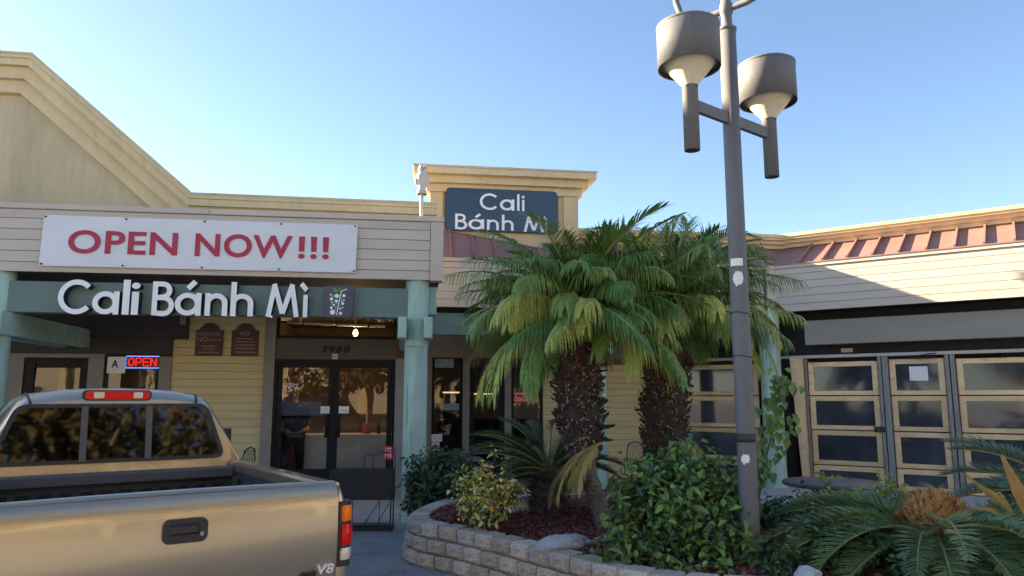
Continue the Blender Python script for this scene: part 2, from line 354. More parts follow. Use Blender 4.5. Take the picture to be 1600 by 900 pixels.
# ------------------------------------------------------------------ ground
g = MB(); g.add([(-220, -220, 0), (220, -220, 0), (220, 220, 0), (-220, 220, 0)], [(0, 1, 2, 3)])
tag(g.build('parking_lot', 'asphalt'), kind='structure')
BL, BR = (-1.335, 10.75, 0), R(8)
WL, WR = (5.399, 14.93, 0), R(-35)
bw = rot2(BL, BR); ww = rot2(WL, WR)
wk = MB()
pts = [bw(-18, -.62, .006), bw(.5, -.62, .006), (-.6, 10.55, .006), (1.2, 10.6, .006), (3.0, 9.4, .006), (4.0, 7.9, .006), (5.4, 6.4, .006), (8, 4.6, .006), ww(9.5, -.2, .006), ww(9.5, 1, .006), ww(-3.5, 1, .006), bw(-18, 3, .006)]
wk.add(pts, [tuple(range(len(pts)))])
tag(wk.build('walkway', 'concrete'), kind='structure')
# walkway joints: recessed dark grooves laid as thin strips
jt = MB()
for u in (-7.2, -5.4, -3.6, -1.8, 0.0):
    a, b_, c_, d = bw(u, -.6, .010), bw(u+.012, -.6, .010), bw(u+.012, 2.65, .010), bw(u, 2.65, .010); jt.add([a, b_, c_, d], [(0, 1, 2, 3)])
tag(jt.build('walkway_joint', 'seamdark'), kind='structure')

# ------------------------------------------------------------------ shop building (local x along the front, y into the building)
B = thing('shop_building', 'tan and yellow strip mall shop with teal posts and a raised parapet', 'building', BL, BR)
def board_rows(parent, rows, segs, yf, m='siding', name='board', th=.03, tilt=.006):
    for z0, z1 in rows:
        for x0, x1 in segs(z0) if callable(segs) else segs:
            b = MB(); g_ = .0035
            b.add([(x0, yf-tilt, z0+g_), (x1, yf-tilt, z0+g_), (x1, yf+th, z0+g_), (x0, yf+th, z0+g_), (x0, yf, z1-g_), (x1, yf, z1-g_), (x1, yf+th, z1-g_), (x0, yf+th, z1-g_)],
                  [(0, 3, 2, 1), (4, 5, 6, 7), (0, 1, 5, 4), (1, 2, 6, 5), (2, 3, 7, 6), (3, 0, 4, 7)])
            b.build(name, m, parent)
# front fascia
fa = box('fascia', 'seamdark', B, -26, .29, .033, .16, 3.48, 4.36)
zs = [3.475, 3.612, 3.768, 3.922, 4.075, 4.228, 4.358]
def fsegs(z0):
    k = int(z0*100) % 3; cut = [(-6.9, -1.62), (-8.6, .1), (-5.9, .1)][k] if z0 > 3.5 else (-7.3, -1.75)
    xs = [-26]+[c for c in cut if c < .1]+[.115]
    return [(xs[i]+.002, xs[i+1]-.002) for i in range(len(xs)-1)]
board_rows(fa, list(zip(zs[:-1], zs[1:])), fsegs, 0.0)
fs2 = MB(); fs2.cbox(.12, .31, -.022, .16, 3.465, 4.355, .006); fs2.build('corner_board', 'siding', fa)
for x0, x1 in ((-26, -3.05), (-3.046, .318)): box('cap_board', 'siding', fa, x0, x1, -.03, .2, 4.36, 4.44, c=.008)
box('canopy_roof', 'capmetal', B, -26, .28, .17, 2.0, 4.25, 4.33)
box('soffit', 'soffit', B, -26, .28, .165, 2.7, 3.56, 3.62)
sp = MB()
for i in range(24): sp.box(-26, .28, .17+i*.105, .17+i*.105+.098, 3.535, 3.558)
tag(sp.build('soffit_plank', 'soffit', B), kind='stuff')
# parapet with raking gable at the left
path = [(-26, 7.42), (-6.47, 7.42), (-3.80, 5.13), (.270, 5.11)]
gw = MB(); gw.prism([(-26, 4.2), (.05, 4.2), (.05, 4.95), (-3.85, 4.95), (-6.55, 7.25), (-26, 7.25)], 2.0, 2.3)
gw.build('gable_wall', 'gable', B)
par = MB(); par.sweep(path, [(.0, -.2), (.0, .30), (.085, .30), (.09, .275), (.20, .275), (.205, .19), (.40, .19), (.405, .10), (.62, .10), (.64, 0), (.64, -.2)], 2.0)
cn = par.build('cornice', 'cornice', B)
cp = MB(); cp.sweep([(p[0]-(.0 if i else 0), p[1]+.012) for i, p in enumerate(path)], [(.0, -.22), (.0, .315), (.035, .315), (.035, .29)], 2.0)
cp.build('cornice_cap', 'capmetal', cn)
# main beam, columns, paired cross beams
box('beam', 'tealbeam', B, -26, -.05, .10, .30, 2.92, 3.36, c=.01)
for cx, cy, r, nm in ((-.06, .20, .172, 0), (-5.80, .20, .172, 0), (-11.5, .2, .172, 0), (3.52, 3.42, .18, 1)):
    c = MB(); n = 20
    prof = [(r*1.03, 0), (r*1.02, .4), (r*1.0, 1.2), (r*.99, 2.2), (r*.98, 3.5)]
    c.lathe(prof, n, (cx, cy, 0)); co = c.build('column', 'teal', B)
    ck = MB()
    for k in range(3):
        t = random.uniform(-2.4, -.7); z0 = random.uniform(.2, 2.4); z1 = z0+random.uniform(.3, 1.0)
        p = []
        for i in range(6):
            f = i/5; tt = t+.03*math.sin(5*f+k); p.append((cx+(r*1.012)*math.cos(tt), cy+(r*1.012)*math.sin(tt), z0+(z1-z0)*f))
        ck.tube(p, .0022, 4)
    tag(ck.build('crack', 'tealbeam', co), kind='stuff')
    cb = MB(); cb.cbox(cx-.27, cx-.145, cy-.38, 5.1 if nm else 2.68, 2.60, 2.91, .012)
    cb.build('cross_beam', 'teal', B)
    cb = MB(); cb.cbox(cx+.10, cx+.225, cy-.38, 5.1 if nm else 2.68, 2.60, 2.91, .012); cb.build('cross_beam', 'teal', B)
    box('collar', 'teal', B, cx-.14, cx+.095, cy-.185, cy+.19, 2.50, 2.56)
box('tie_beam', 'teal', B, .02, .24, .45, 3.2, 3.02, 3.44)
# front wall of the left bay (y = 2.7)
Y = 2.7
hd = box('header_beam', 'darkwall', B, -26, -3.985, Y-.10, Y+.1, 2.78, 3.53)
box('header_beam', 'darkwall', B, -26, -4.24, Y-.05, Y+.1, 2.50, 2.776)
box('light_trim', 'jamb', B, -6.62, -5.36, Y-.04, Y+.08, 2.43, 2.497)
for x0, x1 in ((-6.86, -6.60), (-5.58, -5.33), (-4.43, -4.235), (-9.3, -9.1)):
    box('wall_post', 'jamb', B, x0, x1, Y-.03, Y+.12, .0, 2.497 if x0 < -4.5 else 2.46)
sd_ = MB(); frame_mb(sd_, -6.59, -5.585, .02, 2.41, .16, .13, .15, .25, Y, Y+.06)
do = sd_.build('side_door', 'black', B)
box('glass_pane', 'glass', do, -6.43, -5.716, Y+.025, Y+.035, .27, 2.26)
for x0, x1, nm in ((-5.32, -4.44, 1), (-9.08, -6.88, 0)):
    wf = MB(); frame_mb(wf, x0, x1, .55, 2.47, .05, .05, .06, .06, Y, Y+.07); w_ = wf.build('window', 'black', B)
    box('glass_pane', 'glass', w_, x0+.05, x1-.05, Y+.03, Y+.04, .61, 2.41)
    box('sill_wall', 'darkwall', B, x0, x1, Y, Y+.12, 0, .548)
# yellow lap siding panel
lw = box('lap_wall', 'seamdark', B, -4.235, -2.70, Y+.03, Y+.12, 0, 3.5)
rows = [(.02+i*.137, .02+(i+1)*.137) for i in range(25)]
def lsegs(z0):
    if z0 > 2.70: return [(-3.985, -2.702)]
    i = int(z0/.137); c = (None, -3.95, None, -3.3, -4.0)[i % 5]
    return [(-4.232, c-.001), (c+.001, -2.702)] if c else [(-4.232, -2.702)]
board_rows(lw, rows, lsegs, Y, 'lap', 'board', .028, .008)
# double entrance door with header panel and transom
for x0, x1 in ((-2.69, -2.505), (-.395, -.20)): box('door_jamb', 'jamb', B, x0, x1, Y-.06, Y+.12, 0, 2.46 if x0 > -1 else 3.5)
box('edge_board', 'lap', B, -.195, -.13, Y-.04, Y+.12, 0, 3.5)
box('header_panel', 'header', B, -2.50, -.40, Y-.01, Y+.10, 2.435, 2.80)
df = MB(); df.box(-2.50, -2.455, Y-.02, Y+.08, 0, 2.432); df.box(-.445, -.40, Y-.02, Y+.08, 0, 2.432); df.box(-2.454, -.446, Y-.02, Y+.08, 2.365, 2.432)
df.build('door_frame', 'black', B)
for x0, x1, hx in ((-2.45, -1.478, -1.56), (-1.472, -.45, -1.39)):
    d = MB(); frame_mb(d, x0, x1, .02, 2.36, .085, .085, .075, .50, Y, Y+.05)
    dd = d.build('entrance_door', 'black', B)
    box('glass_pane', 'glass', dd, x0+.085, x1-.085, Y+.02, Y+.028, .52, 2.285)
    h = MB(); h.tube([(hx, Y, 1.12), (hx, Y-.07, 1.12), (hx, Y-.07, 1.42), (hx, Y, 1.42)], .014, 8); h.box(hx-.05, hx+.05, Y-.012, Y-.004, 1.06, 1.46)
    h.build('handle', 'black', dd)
box('push_plate', 'black', B, -1.585, -1.36, Y-.03, Y-.015, 1.10, 1.39)
tf = MB(); frame_mb(tf, -2.50, -.40, 2.803, 3.32, .05, .05, .04, .05, Y-.01, Y+.06); tr = tf.build('transom_window', 'black', B)
box('glass_pane', 'glass', tr, -2.45, -.45, Y+.02, Y+.03, 2.853, 3.28)
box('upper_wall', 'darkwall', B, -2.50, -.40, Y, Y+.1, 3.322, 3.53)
# interior of the shop
it = MB(); it.box(-9, -.2, 7.2, 7.3, 0, 3.6); it.box(-9.1, -9, 2.85, 7.3, 0, 3.6); it.build('interior_wall', 'interior', B)
it = MB(); it.box(-4.1, -3.0, 6.2, 7.1, 0, 3.5); it.box(-2.9, -2.75, 5.0, 7.1, 0, 3.3); it.build('interior_partition', 'interior2', B)
box('interior_ceiling', 'interior', B, -9, -.2, 2.85, 7.3, 3.40, 3.5)
box('interior_floor', 'interior2', B, -9, 6.2, 2.85, 9.5, .012, .03)
ct = box('counter', 'counterfront', B, -2.05, -.35, 3.35, 3.9, .03, 1.04)
box('counter_top', 'countertop', ct, -2.08, -.33, 3.30, 3.95, 1.042, 1.085)
st = MB()
for i in range(6): st.box(-2.4+i*.30, -2.4+i*.30+.26+.03*(i % 2), 3.1, 3.16, 3.10-i*.008, 3.135-i*.008)
st.build('ceiling_strip', 'strip', B)
# return wall and centre shopfront (y = 5.2)
box('return_wall', 'jamb', B, -.19, -.10, 2.83, 5.2, 0, 3.5)
Y2 = 5.2
ca = MB()
ca.box(-.09, .34, Y2, Y2+.12, 0, 2.62); ca.box(-.09, 5.9, Y2, Y2+.12, 2.62, 3.55)
ca.box(1.005, 1.15, Y2-.03, Y2+.12, 0, 2.615); ca.box(1.915, 2.06, Y2-.03, Y2+.12, 0, 2.615)
ca.build('shopfront_wall', 'jamb', B)
for x0, x1, z0, nm in ((.35, 1.0, .62, 'window'), (1.16, 1.905, .02, 'shop_door'), (2.07, 2.74, .05, 'window')):
    zt = 2.60 if nm == 'window' and x0 < 1 else 2.41
    wf = MB(); frame_mb(wf, x0, x1, z0, zt, .09 if nm != 'window' else .05, .09 if nm != 'window' else .05, .13 if nm != 'window' else .06, .3 if nm != 'window' else .06, Y2, Y2+.06)
    w_ = wf.build(nm, 'black', B); box('glass_pane', 'glass', w_, x0+.05, x1-.05, Y2+.03, Y2+.04, z0+.06, zt-.06)
box('sill_wall', 'jamb', B, .35, 1.0, Y2, Y2+.1, 0, .615)
box('upper_wall', 'darkwall', B, 1.16, 2.74, Y2+.01, Y2+.1, 2.415, 2.615)
lw2 = box('lap_wall', 'seamdark', B, 2.76, 5.95, Y2+.03, Y2+.11, 0, 2.615)
board_rows(lw2, [(.02+i*.137, .02+(i+1)*.137) for i in range(18)], lambda z: [(2.765, 4.2 if int(z*100) % 2 else 5.1), ((4.2 if int(z*100) % 2 else 5.1)+.002, 5.95)], Y2, 'lap', 'board', .028, .008)
it = MB(); it.box(-.1, 6.2, 9.4, 9.5, 0, 3.6); it.box(-.1, 0.0, 5.35, 9.4, 0, 3.6); it.build('interior_wall', 'interior2', B)
box('interior_ceiling', 'interior', B, -.1, 6.2, 5.32, 9.5, 3.4, 3.5)
dc = MB(); dc.box(.55, 2.6, 6.6, 7.3, .03, 1.25); dc.box(.62, 1.0, 6.2, 6.6, .03, 1.95); dc.build('display_case', 'void', B)
lt = MB(); lt.box(.62, 1.0, 6.17, 6.195, 1.86, 1.89); lt.box(1.2, 1.85, 6.57, 6.595, 1.83, 1.86); lt.build('lit_strip', 'tube', B)
# centre fascia, metal roof, parapet, tower
fc = box('fascia', 'seamdark', B, .33, 7.24, 3.233, 3.36, 3.48, 4.40)
zs2 = [3.475, 3.628, 3.781, 3.934, 4.087, 4.24, 4.36]
board_rows(fc, list(zip(zs2[:-1], zs2[1:])), [(.33, 2.9), (2.904, 7.0)], 3.2)
box('corner_board', 'siding', fc, 7.06, 7.245, 3.18, 3.3, 3.47, 4.36, c=.005)
box('cap_board', 'siding', fc, .33, 7.25, 3.17, 3.36, 4.362, 4.44, c=.006)
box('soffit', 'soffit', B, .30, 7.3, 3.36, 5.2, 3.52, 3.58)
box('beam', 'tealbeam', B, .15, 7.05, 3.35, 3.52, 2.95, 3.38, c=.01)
rf = MB(); rf.add([(3.3, 3.22, 4.44), (8.2, 3.22, 4.44), (8.4, 4.29, 5.03), (3.3, 4.29, 5.03)], [(0, 1, 2, 3)])
rfo = rf.build('metal_roof', 'roof', B)
wd = MB(); wd.add([(.335, 3.22, 4.44), (3.3, 3.22, 4.44), (3.3, 3.30, 4.52), (.335, 3.80, 5.13)], [(0, 1, 2, 3)])
wd.build('hip_panel', 'roof', rfo)
hc = MB(); hc.tube([(.34, 3.79, 5.14), (3.3, 3.29, 4.53)], .020, 6); hc.build('ridge_trim', 'roof', rfo)
for i in range(16):
    u = .62+i*.44
    s_ = MB()
    k_ = min(1, .12+.88*(3.3-u)/2.965) if u < 3.3 else None
    b0 = Vector((u, 3.215, 4.445)); b1 = Vector((u+.02, 4.27, 5.02)) if k_ is None else Vector((u-.02, 3.22+.58*k_, 4.44+.69*k_))
    s_.add([(b0.x-.015, b0.y, b0.z), (b0.x+.015, b0.y, b0.z), (b1.x+.015, b1.y, b1.z), (b1.x-.015, b1.y, b1.z),
            (b0.x-.015, b0.y-.03, b0.z+.045), (b0.x+.015, b0.y-.03, b0.z+.045), (b1.x+.015, b1.y-.03, b1.z+.045), (b1.x-.015, b1.y-.03, b1.z+.045)],
           [(0, 1, 5, 4), (4, 5, 6, 7), (1, 2, 6, 5), (0, 4, 7, 3), (2, 3, 7, 6)])
    s_.build('seam', 'roof', rfo)
pw = MB(); pw.box(3.2, 8.3, 4.3, 4.5, 4.4, 5.2); pw.build('parapet_wall', 'stucco', B)
PC = [(.0, -.2), (.0, .25), (.07, .25), (.075, .22), (.12, .22), (.125, .14), (.20, .14), (.205, .06), (.285, .06), (.29, 0), (.29, -.2)]
par = MB(); par.sweep([(3.0, 5.31), (8.35, 5.31)], PC, 4.3); cn = par.build('cornice', 'cornice', B)
tw = MB(); tw.box(.20, 3.29, 3.90, 4.22, 4.4, 6.2); tw.build('tower_wall', 'stucco', B)
for x0, x1 in ((.195, .47), (2.98, 3.295)): box('pilaster', 'stucco', B, x0, x1, 3.862, 4.0, 4.45, 5.93, c=.006)
def ring_cornice(x0, x1, y0, y1, bands):
    b = MB()
    for z0, z1, p in bands: b.box(x0-p, x1+p, y0-p, y1+p*.02, z0, z1)
    return b
tcz = 6.392
ring_cornice(.20, 3.29, 3.90, 4.22, [(tcz-.46, tcz-.30, .075), (tcz-.298, tcz-.15, .19), (tcz-.148, tcz-.02, .335)]).build('tower_cornice', 'cornice', B)
ring_cornice(.20, 3.29, 3.90, 4.22, [(tcz-.018, tcz+.02, .355)]).build('tower_cap', 'capmetal', B)
box('main_roof', 'capmetal', B, -26, 7.4, 4.52, 9.5, 4.35, 4.45)
box('back_wall', 'tanwall', B, -26, 9, 9.5, 9.7, 0, 5.0)
box('end_wall', 'gable', B, -26.2, -26, 0, 9.6, 0, 7.5)
lt_ = MB(); lt_.box(-14, -8.6, 1.9, 4.2, 7.2, 8.2); lt_.build('added_shade_tower', 'gable', B)  # unseen tower, added to keep the lower lamp pole in shade
ring_cornice(-14, -8.6, 1.9, 4.2, [(8.2, 8.33, .1), (8.33, 8.45, .2), (8.45, 8.58, .3)]).build('added_shade_tower_cornice', 'cornice', B)

# ------------------------------------------------------------------ wing with the wooden bay doors (turned 43 degrees)
V = thing('patio_wing', 'building wing with wood framed bay doors under taupe siding and maroon roof', 'building', WL, WR)
XE = 9.0
fv = box('fascia', 'seamdark', V, .02, XE, .033, .16, 3.48, 4.36)
def wsegs(z0):
    k = int(z0*50) % 4; c = (1.55, 5.2, 3.36, 2.7)[k]
    return [(-.02, c-.002), (c+.002, 6.4), (6.404, XE)]
board_rows(fv, list(zip(zs2[:-1], zs2[1:])), wsegs, 0.0)
box('cap_board', 'siding', fv, -.03, XE, -.03, .2, 4.362, 4.44, c=.006)
rv = MB(); rv.add([(-.02, .02, 4.44), (XE, .02, 4.44), (XE, 1.34, 5.035), (-1.5, 1.34, 5.035)], [(0, 1, 2, 3)]); rvo = rv.build('metal_roof', 'roof', V)
for i in range(20):
    u = .02+i*.455
    if u < .1: continue
    s_ = MB()
    s_.add([(u-.018, 0, 4.445), (u+.018, 0, 4.445), (u+.018, 1.32, 5.035), (u-.018, 1.32, 5.035),
            (u-.018, -.02, 4.50), (u+.018, -.02, 4.50), (u+.018, 1.30, 5.09), (u-.018, 1.30, 5.09)],
           [(0, 1, 5, 4), (4, 5, 6, 7), (1, 2, 6, 5), (0, 4, 7, 3), (2, 3, 7, 6)])
    s_.build('seam', 'roof', rvo)
ev = MB(); ev.box(0, XE, -.045, .05, 4.43, 4.452); ev.build('drip_edge', 'roof', rvo)
pv = MB(); pv.box(-1.4, XE, 1.355, 1.6, 4.4, 5.2); pv.build('parapet_wall', 'stucco', V)
pv = MB(); pv.sweep([(-1.3, 5.325), (XE, 5.345)], PC, 1.355); pv.build('cornice', 'cornice', V)
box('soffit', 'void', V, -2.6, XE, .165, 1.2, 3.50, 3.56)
box('beam', 'taupebeam', V, .45, XE, .30, .46, 2.81, 3.30, c=.008)
box('dark_gap_fill', 'void', V, -2.7, XE, .62, .75, 2.62, 3.50)  # black fill stands in for the darkness of the gap over the doors
box('head_rail', 'rail', V, -2.7, XE, .53, .62, 2.555, 2.615, c=.004)
bh = MB(); bh.box(-2.7, XE, 1.9, 2.0, 0, 3.5); bh.box(-2.8, -2.7, .7, 2.0, 0, 3.5); bh.build('interior_wall', 'interior', V)
cw = MB()
for i in range(60):
    u = -2.5+i*.18
    if (i//7) % 3 == 1: cw.add([(u, 1.6, .1), (u+.09, 1.52, .1), (u+.18, 1.6, .1), (u, 1.6, 3.2), (u+.09, 1.52, 3.2), (u+.18, 1.6, 3.2)], [(0, 1, 4, 3), (1, 2, 5, 4)])
tag(cw.build('curtain', 'interior2', V), kind='stuff')
c3 = MB(); c3.lathe([(.21, 0), (.205, 1.5), (.20, 2.6), (.20, 3.5)], 20, (-.16, -.05, 0)); c3.build('column', 'teal', V)
box('void_jamb', 'void', V, -.55, .10, .60, .70, 0, 2.55)
ZR = [2.49, 1.797, 1.117, .430, -.02]
def bay(x0, x1, door=False, lit=0):
    d = MB()
    top = 2.49 if door else 2.47
    for i in range(4):
        zt = (top if i == 0 else ZR[i]-.010); zb = max(ZR[i+1]+.010, .02)
        p = MB(); frame_mb(p, x0+.006, x1-.006, zb, zt, .105, .105, .095, .085, .6, .655, .008)
        po = p.build('bay_panel', 'wood', V)
        box('screen_pane', 'screen', po, x0+.11, x1-.11, .63, .636, zb+.085, zt-.095)
    for i in range(1, 4): pass
    box('panel_backing', 'void', V, x0, x0+.004, .61, .66, 0, top)
    return
bay(.40, 1.705); bay(1.90, 2.84, True); bay(3.02, 4.75); bay(4.95, 5.9, True); bay(6.1, 7.8)
bay(-2.55, -.62)
for x0, x1 in ((1.712, 1.772), (1.790, 1.892), (2.848, 2.915), (2.935, 3.012), (4.757, 4.835), (4.85, 4.942), (5.907, 6.09)):
    box('door_post', 'steelgrey', V, x0, x1, .545, .67, 0, 2.553, c=.005)
box('door_post', 'steelgrey', V, .345, .393, .56, .67, 0, 2.553, c=.005)
wpz = MB(); wpz.add([(.10, .40, 2.58), (.335, .40, 2.58), (.335, .55, 2.58), (.10, .55, 2.58), (.235, .40, 0), (.345, .40, 0), (.345, .55, 0), (.235, .55, 0)], [(0, 1, 2, 3), (0, 4, 5, 1), (1, 5, 6, 2), (2, 6, 7, 3), (3, 7, 4, 0)])
wpz.build('slanted_plank', 'wood', V)
dcx = MB(); dcx.box(2.25, 2.70, .50, .545, 2.50, 2.535); dcx.tube([(2.45, .50, 2.54), (2.62, .42, 2.57), (2.72, .53, 2.58)], .010, 6); dcx.build('door_closer', 'black', V)
box('side_return', 'darkwall', V, XE, XE+.1, 0, 2, 0, 5)

# ------------------------------------------------------------------ signs on the shop
bn = MB(); nx, nz = 40, 8; vs = []
for j in range(nz+1):
    for i in range(nx+1):
        u = i/nx; v = j/nz
        rip = .35*(.010*math.sin(u*9+v*3)*(v*(1-v)*4)+.012*mnoise.noise((u*7, v*3, 1))+.008*math.sin((u*26+v*9))*max(0, 1-3*min(u, 1-u)))
        sag = .010*math.sin(u*math.pi*4)**2*(1 if v in (0,) else 0)
        vs.append((-5.235+4.28*u+.014*(v-.5), -.045-abs(rip)*1.0, 3.553+.717*v+sag*0))
bn.add(vs, [(j*(nx+1)+i, j*(nx+1)+i+1, (j+1)*(nx+1)+i+1, (j+1)*(nx+1)+i) for j in range(nz) for i in range(nx)], 0, True)
BN = thing('banner', 'white vinyl banner printed with large red capital letters on taupe fascia', 'banner', BL, BR)
sh = bn.build('vinyl_sheet', 'vinyl', BN)
for t, x0, x1, z0, z1 in (('OPEN', -4.887, -3.44, 3.735, 4.070), ('NOW', -3.205, -1.865, 3.735, 4.074)):
    text_mb(t, x0, x1, z0, z1, -.0575, 0, .022, spacing=1.06).build('lettering', 'red', BN)
for x in (-1.735, -1.565, -1.395):
    lb = MB()
    lb.prism([(x-.036, 3.845), (x+.036, 3.845), (x+.043, 4.068), (x-.043, 4.068)], -.0575, -.0565)
    lb.prism([(x+.047*math.cos(k*.524), 3.777+.038*math.sin(k*.524)) for k in range(12)], -.0575, -.0565); lb.build('exclamation_mark', 'red', BN)
gm = MB()
for i in range(5):
    for z in (4.245, 3.578): gm.prism([(-5.205+i*1.055+.013*math.cos(k*.785), z+.013*math.sin(k*.785)) for k in range(8)], -.071, -.04)
gm.build('grommet', 'trim', BN)

CL = thing('channel_letter_sign', 'raised white letters reading Cali Banh Mi on green beam below banner', 'sign', BL, BR)
for ch, x0, x1 in (('C', -4.955, -4.525), ('a', -4.515, -4.165), ('l', -4.122, -4.03), ('i', -4.003, -3.91), ('B', -3.735, -3.455), ('á', -3.432, -3.078),
                   ('n', -3.028, -2.722), ('h', -2.682, -2.37), ('M', -2.195, -1.74), ('ì', -1.725, -1.58)):
    letter_mb(ch, x0, x1, 2.893, .475, -.04, .135, .150).build('letter', ['white', 'whiteedge'], CL)
LG = thing('cup_logo_sign', 'dark rounded square sign with bubble drink cup and straw logo', 'sign', BL, BR)
def rrect(x0, x1, z0, z1, r, n=5):
    P = []
    for cx, cz, a0 in ((x1-r, z1-r, 0), (x0+r, z1-r, 90), (x0+r, z0+r, 180), (x1-r, z0+r, 270)):
        P += [(cx+r*math.cos(R(a0+90*i/n)), cz+r*math.sin(R(a0+90*i/n))) for i in range(n+1)]
    return P
lgm = MB(); lgm.prism(rrect(-1.405, -.985, 2.90, 3.36, .055), -.03, .09); lgm.build('sign_box', 'logogrey', LG)
bb = MB()
def lg(px, py): return (-1.405+(px-455)/590*.42, 3.36-(py-205)/625*.46)
for px, py, r in ((600, 383, 20), (720, 408, 44), (863, 400, 33), (650, 410, 13), (615, 468, 34), (716, 513, 33), (866, 487, 17), (818, 505, 15), (625, 540, 17), (842, 556, 31), (663, 585, 25), (707, 630, 13), (845, 634, 15), (620, 645, 28), (797, 660, 23), (648, 730, 53), (806, 750, 33), (730, 768, 17), (705, 675, 9), (800, 600, 8), (600, 590, 8), (715, 568, 9), (822, 452, 9), (670, 487, 8)):
    x, z = lg(px, py); k = r/590*.42
    bb.prism([(x+k*math.cos(a*.6283), z+k*math.sin(a*.6283)) for a in range(10)], -.034, -.0305)
sp_ = [lg(735, 742), lg(790, 400), lg(806, 320), lg(850, 290), lg(922, 268)]
bb.tube([(x, -.034, z) for x, z in sp_], .0085, 6)
bb.build('bubble_print', 'white', LG)
lf = MB()
for P in ([(628, 258), (690, 255), (735, 290), (740, 345), (690, 345), (645, 312)], [(745, 300), (752, 262), (800, 235), (806, 275), (775, 308)]):
    lf.prism([lg(*p) for p in P][::-1], -.035, -.0305)
lf.build('leaf_print', 'leafgreen', LG)
TS = thing('tower_sign', 'navy panel sign reading Cali Banh Mi high on tower parapet', 'sign', BL, BR)
tp = MB(); tp.prism(rrect(.52, 2.84, 5.13, 6.02, .085), 3.82, 3.86); tp.build('sign_panel', 'signblue', TS)
tr_ = MB(); o_ = rrect(.505, 2.855, 5.117, 6.033, .09); tr_.prism(o_, 3.83, 3.858); tr_.build('sign_rim', 'trim', TS)
def put(word, xs, zb, cap):
    for ch, (x0, x1) in zip(word, xs): letter_mb(ch, x0, x1, zb, cap, 3.812, .007, .135, 0).build('letter', ['white'], TS)
def X(p): return .715+(p-410)/(1125-410)*(2.642-.715)
put('Cali', [(X(597), X(735)), (X(750), X(862)), (X(884), X(902)), (X(922), X(940))], 5.575, .345)
put('Bánh', [(X(410), X(497)), (X(510), X(630)), (X(652), X(742)), (X(766), X(856))], 5.153, .320)
put('Mì', [(X(935), X(1092)), (X(1092), X(1125))], 5.14, .320)

def plaque(label, x0, x1, seed):
    P = thing('wall_plaque', label, 'plaque', BL, BR, 'maroon plaques beside the entrance')
    z0, z1 = 2.475, 2.93; mid = (x0+x1)/2
    b = MB(); top = [(x1, z1), (x1-.06, z1+.005), (x1-.09, z1+.06), (mid+.06, z1+.125), (mid-.06, z1+.125), (x0+.09, z1+.06), (x0+.06, z1+.005), (x0, z1)]
    b.prism([(x0, z0), (x1, z0)]+top, Y-.035, Y-.012); b.build('board', 'plaque', P)
    l = MB()
    lines = (('PRIVATE', .02, .44, .875, .925, 0), ('PROPERTY', .02, .47, .80, .85, 0), ('NO', .03, .22, .56, .74, 0), ('TRESPASSING', .25, .47, .60, .65, 0), ('VIOLATORS WILL', .10, .40, .36, .41, 0), ('BE CITED', .14, .36, .25, .30, 0), ('AT OWNERS EXPENSE', .07, .43, .11, .16, 0)) if seed == 0 else \
            (('NO', .15, .34, .80, .95, 0), ('SMOKING', .09, .40, .66, .71, 0), ('SOLICITING', .07, .43, .54, .59, 0), ('NO LOITERING', .07, .45, .41, .46, 0), ('SKATEBOARDING', .07, .45, .28, .33, 0), ('PUBLIC PARKING', .07, .45, .13, .18, 0))
    w_ = x1-x0; hh = z1-z0
    if True:
        for t, a, c, d, e, _ in lines:
            if t not in ('NO',): continue
            text_mb(t, x0+a*w_*2, x0+c*w_*2, z0+d*hh, z0+e*hh, Y-.037, 0).build('lettering', 'plaqueink', P)
        for t, a, c, d, e, _ in lines:
            if t == 'NO': continue
            # small print too fine to read in the photograph: broken rows of ink
            x = x0+a*w_*2; rr = random.Random(sum(map(ord, t)))
            while x < x0+c*w_*2-.006:
                k = rr.uniform(.010, .022); l.add([(x, Y-.037, z0+d*hh), (x+k, Y-.037, z0+d*hh), (x+k, Y-.037, z0+e*hh*.99), (x, Y-.037, z0+e*hh*.99)], [(0, 1, 2, 3)]); x += k+rr.uniform(.006, .014)
    tag(l.build('small_print', 'plaqueink', P), kind='stuff')
plaque('maroon scalloped wall plaque with NO lettered at mid height, next to neon window', -3.862, -3.40, 0)
plaque('maroon scalloped wall plaque with NO lettered along its top, next to entrance', -3.258, -2.80, 1)
HN = thing('house_number', 'black numerals 3960 on the brown panel above entrance door', 'number', BL, BR)
for i, ch in enumerate('3960'):
    text_mb(ch, -1.715+i*.132, -1.715+i*.132+.105, 2.55, 2.675, Y-.03, .018, .02, .2).build('digit', 'black', HN)
def card(name, label, cat, x0, x1, z0, z1, y, m, txt=None, ink='trim', loc=(BL, BR), tl=(.15, .85, .2, .8), bold=0.01):
    P = thing(name, label, cat, *loc)
    box('sheet', m, P, x0, x1, y-.004, y, z0, z1)
    if txt:
        for k, t in enumerate(txt):
            a, c, d, e = t[1]; text_mb(t[0], x0+a*(x1-x0), x0+c*(x1-x0), z0+d*(z1-z0), z0+e*(z1-z0), y-.006, 0, bold).build('lettering', ink, P)
    return P
card('unit_letter', 'small white square with letter N centred above door', 'sticker', -1.52, -1.425, 2.437, 2.528, Y-.022, 'sticker', [('N', (.22, .78, .14, .86))])
card('grade_card', 'white health grade card with letter A beside red neon', 'card', -5.285, -4.99, 2.17, 2.452, Y-.004, 'sticker', [('A', (.22, .62, .32, .80))], bold=.03)
card('door_notice', 'pale notice on left door beside the centre stile', 'notice', -1.69, -1.535, 1.480, 1.603, Y-.003, 'sticker', [('PLEASE', (.12, .88, .60, .74)), ('PULL DOOR', (.12, .88, .28, .42))], bold=0, ink='jamb')
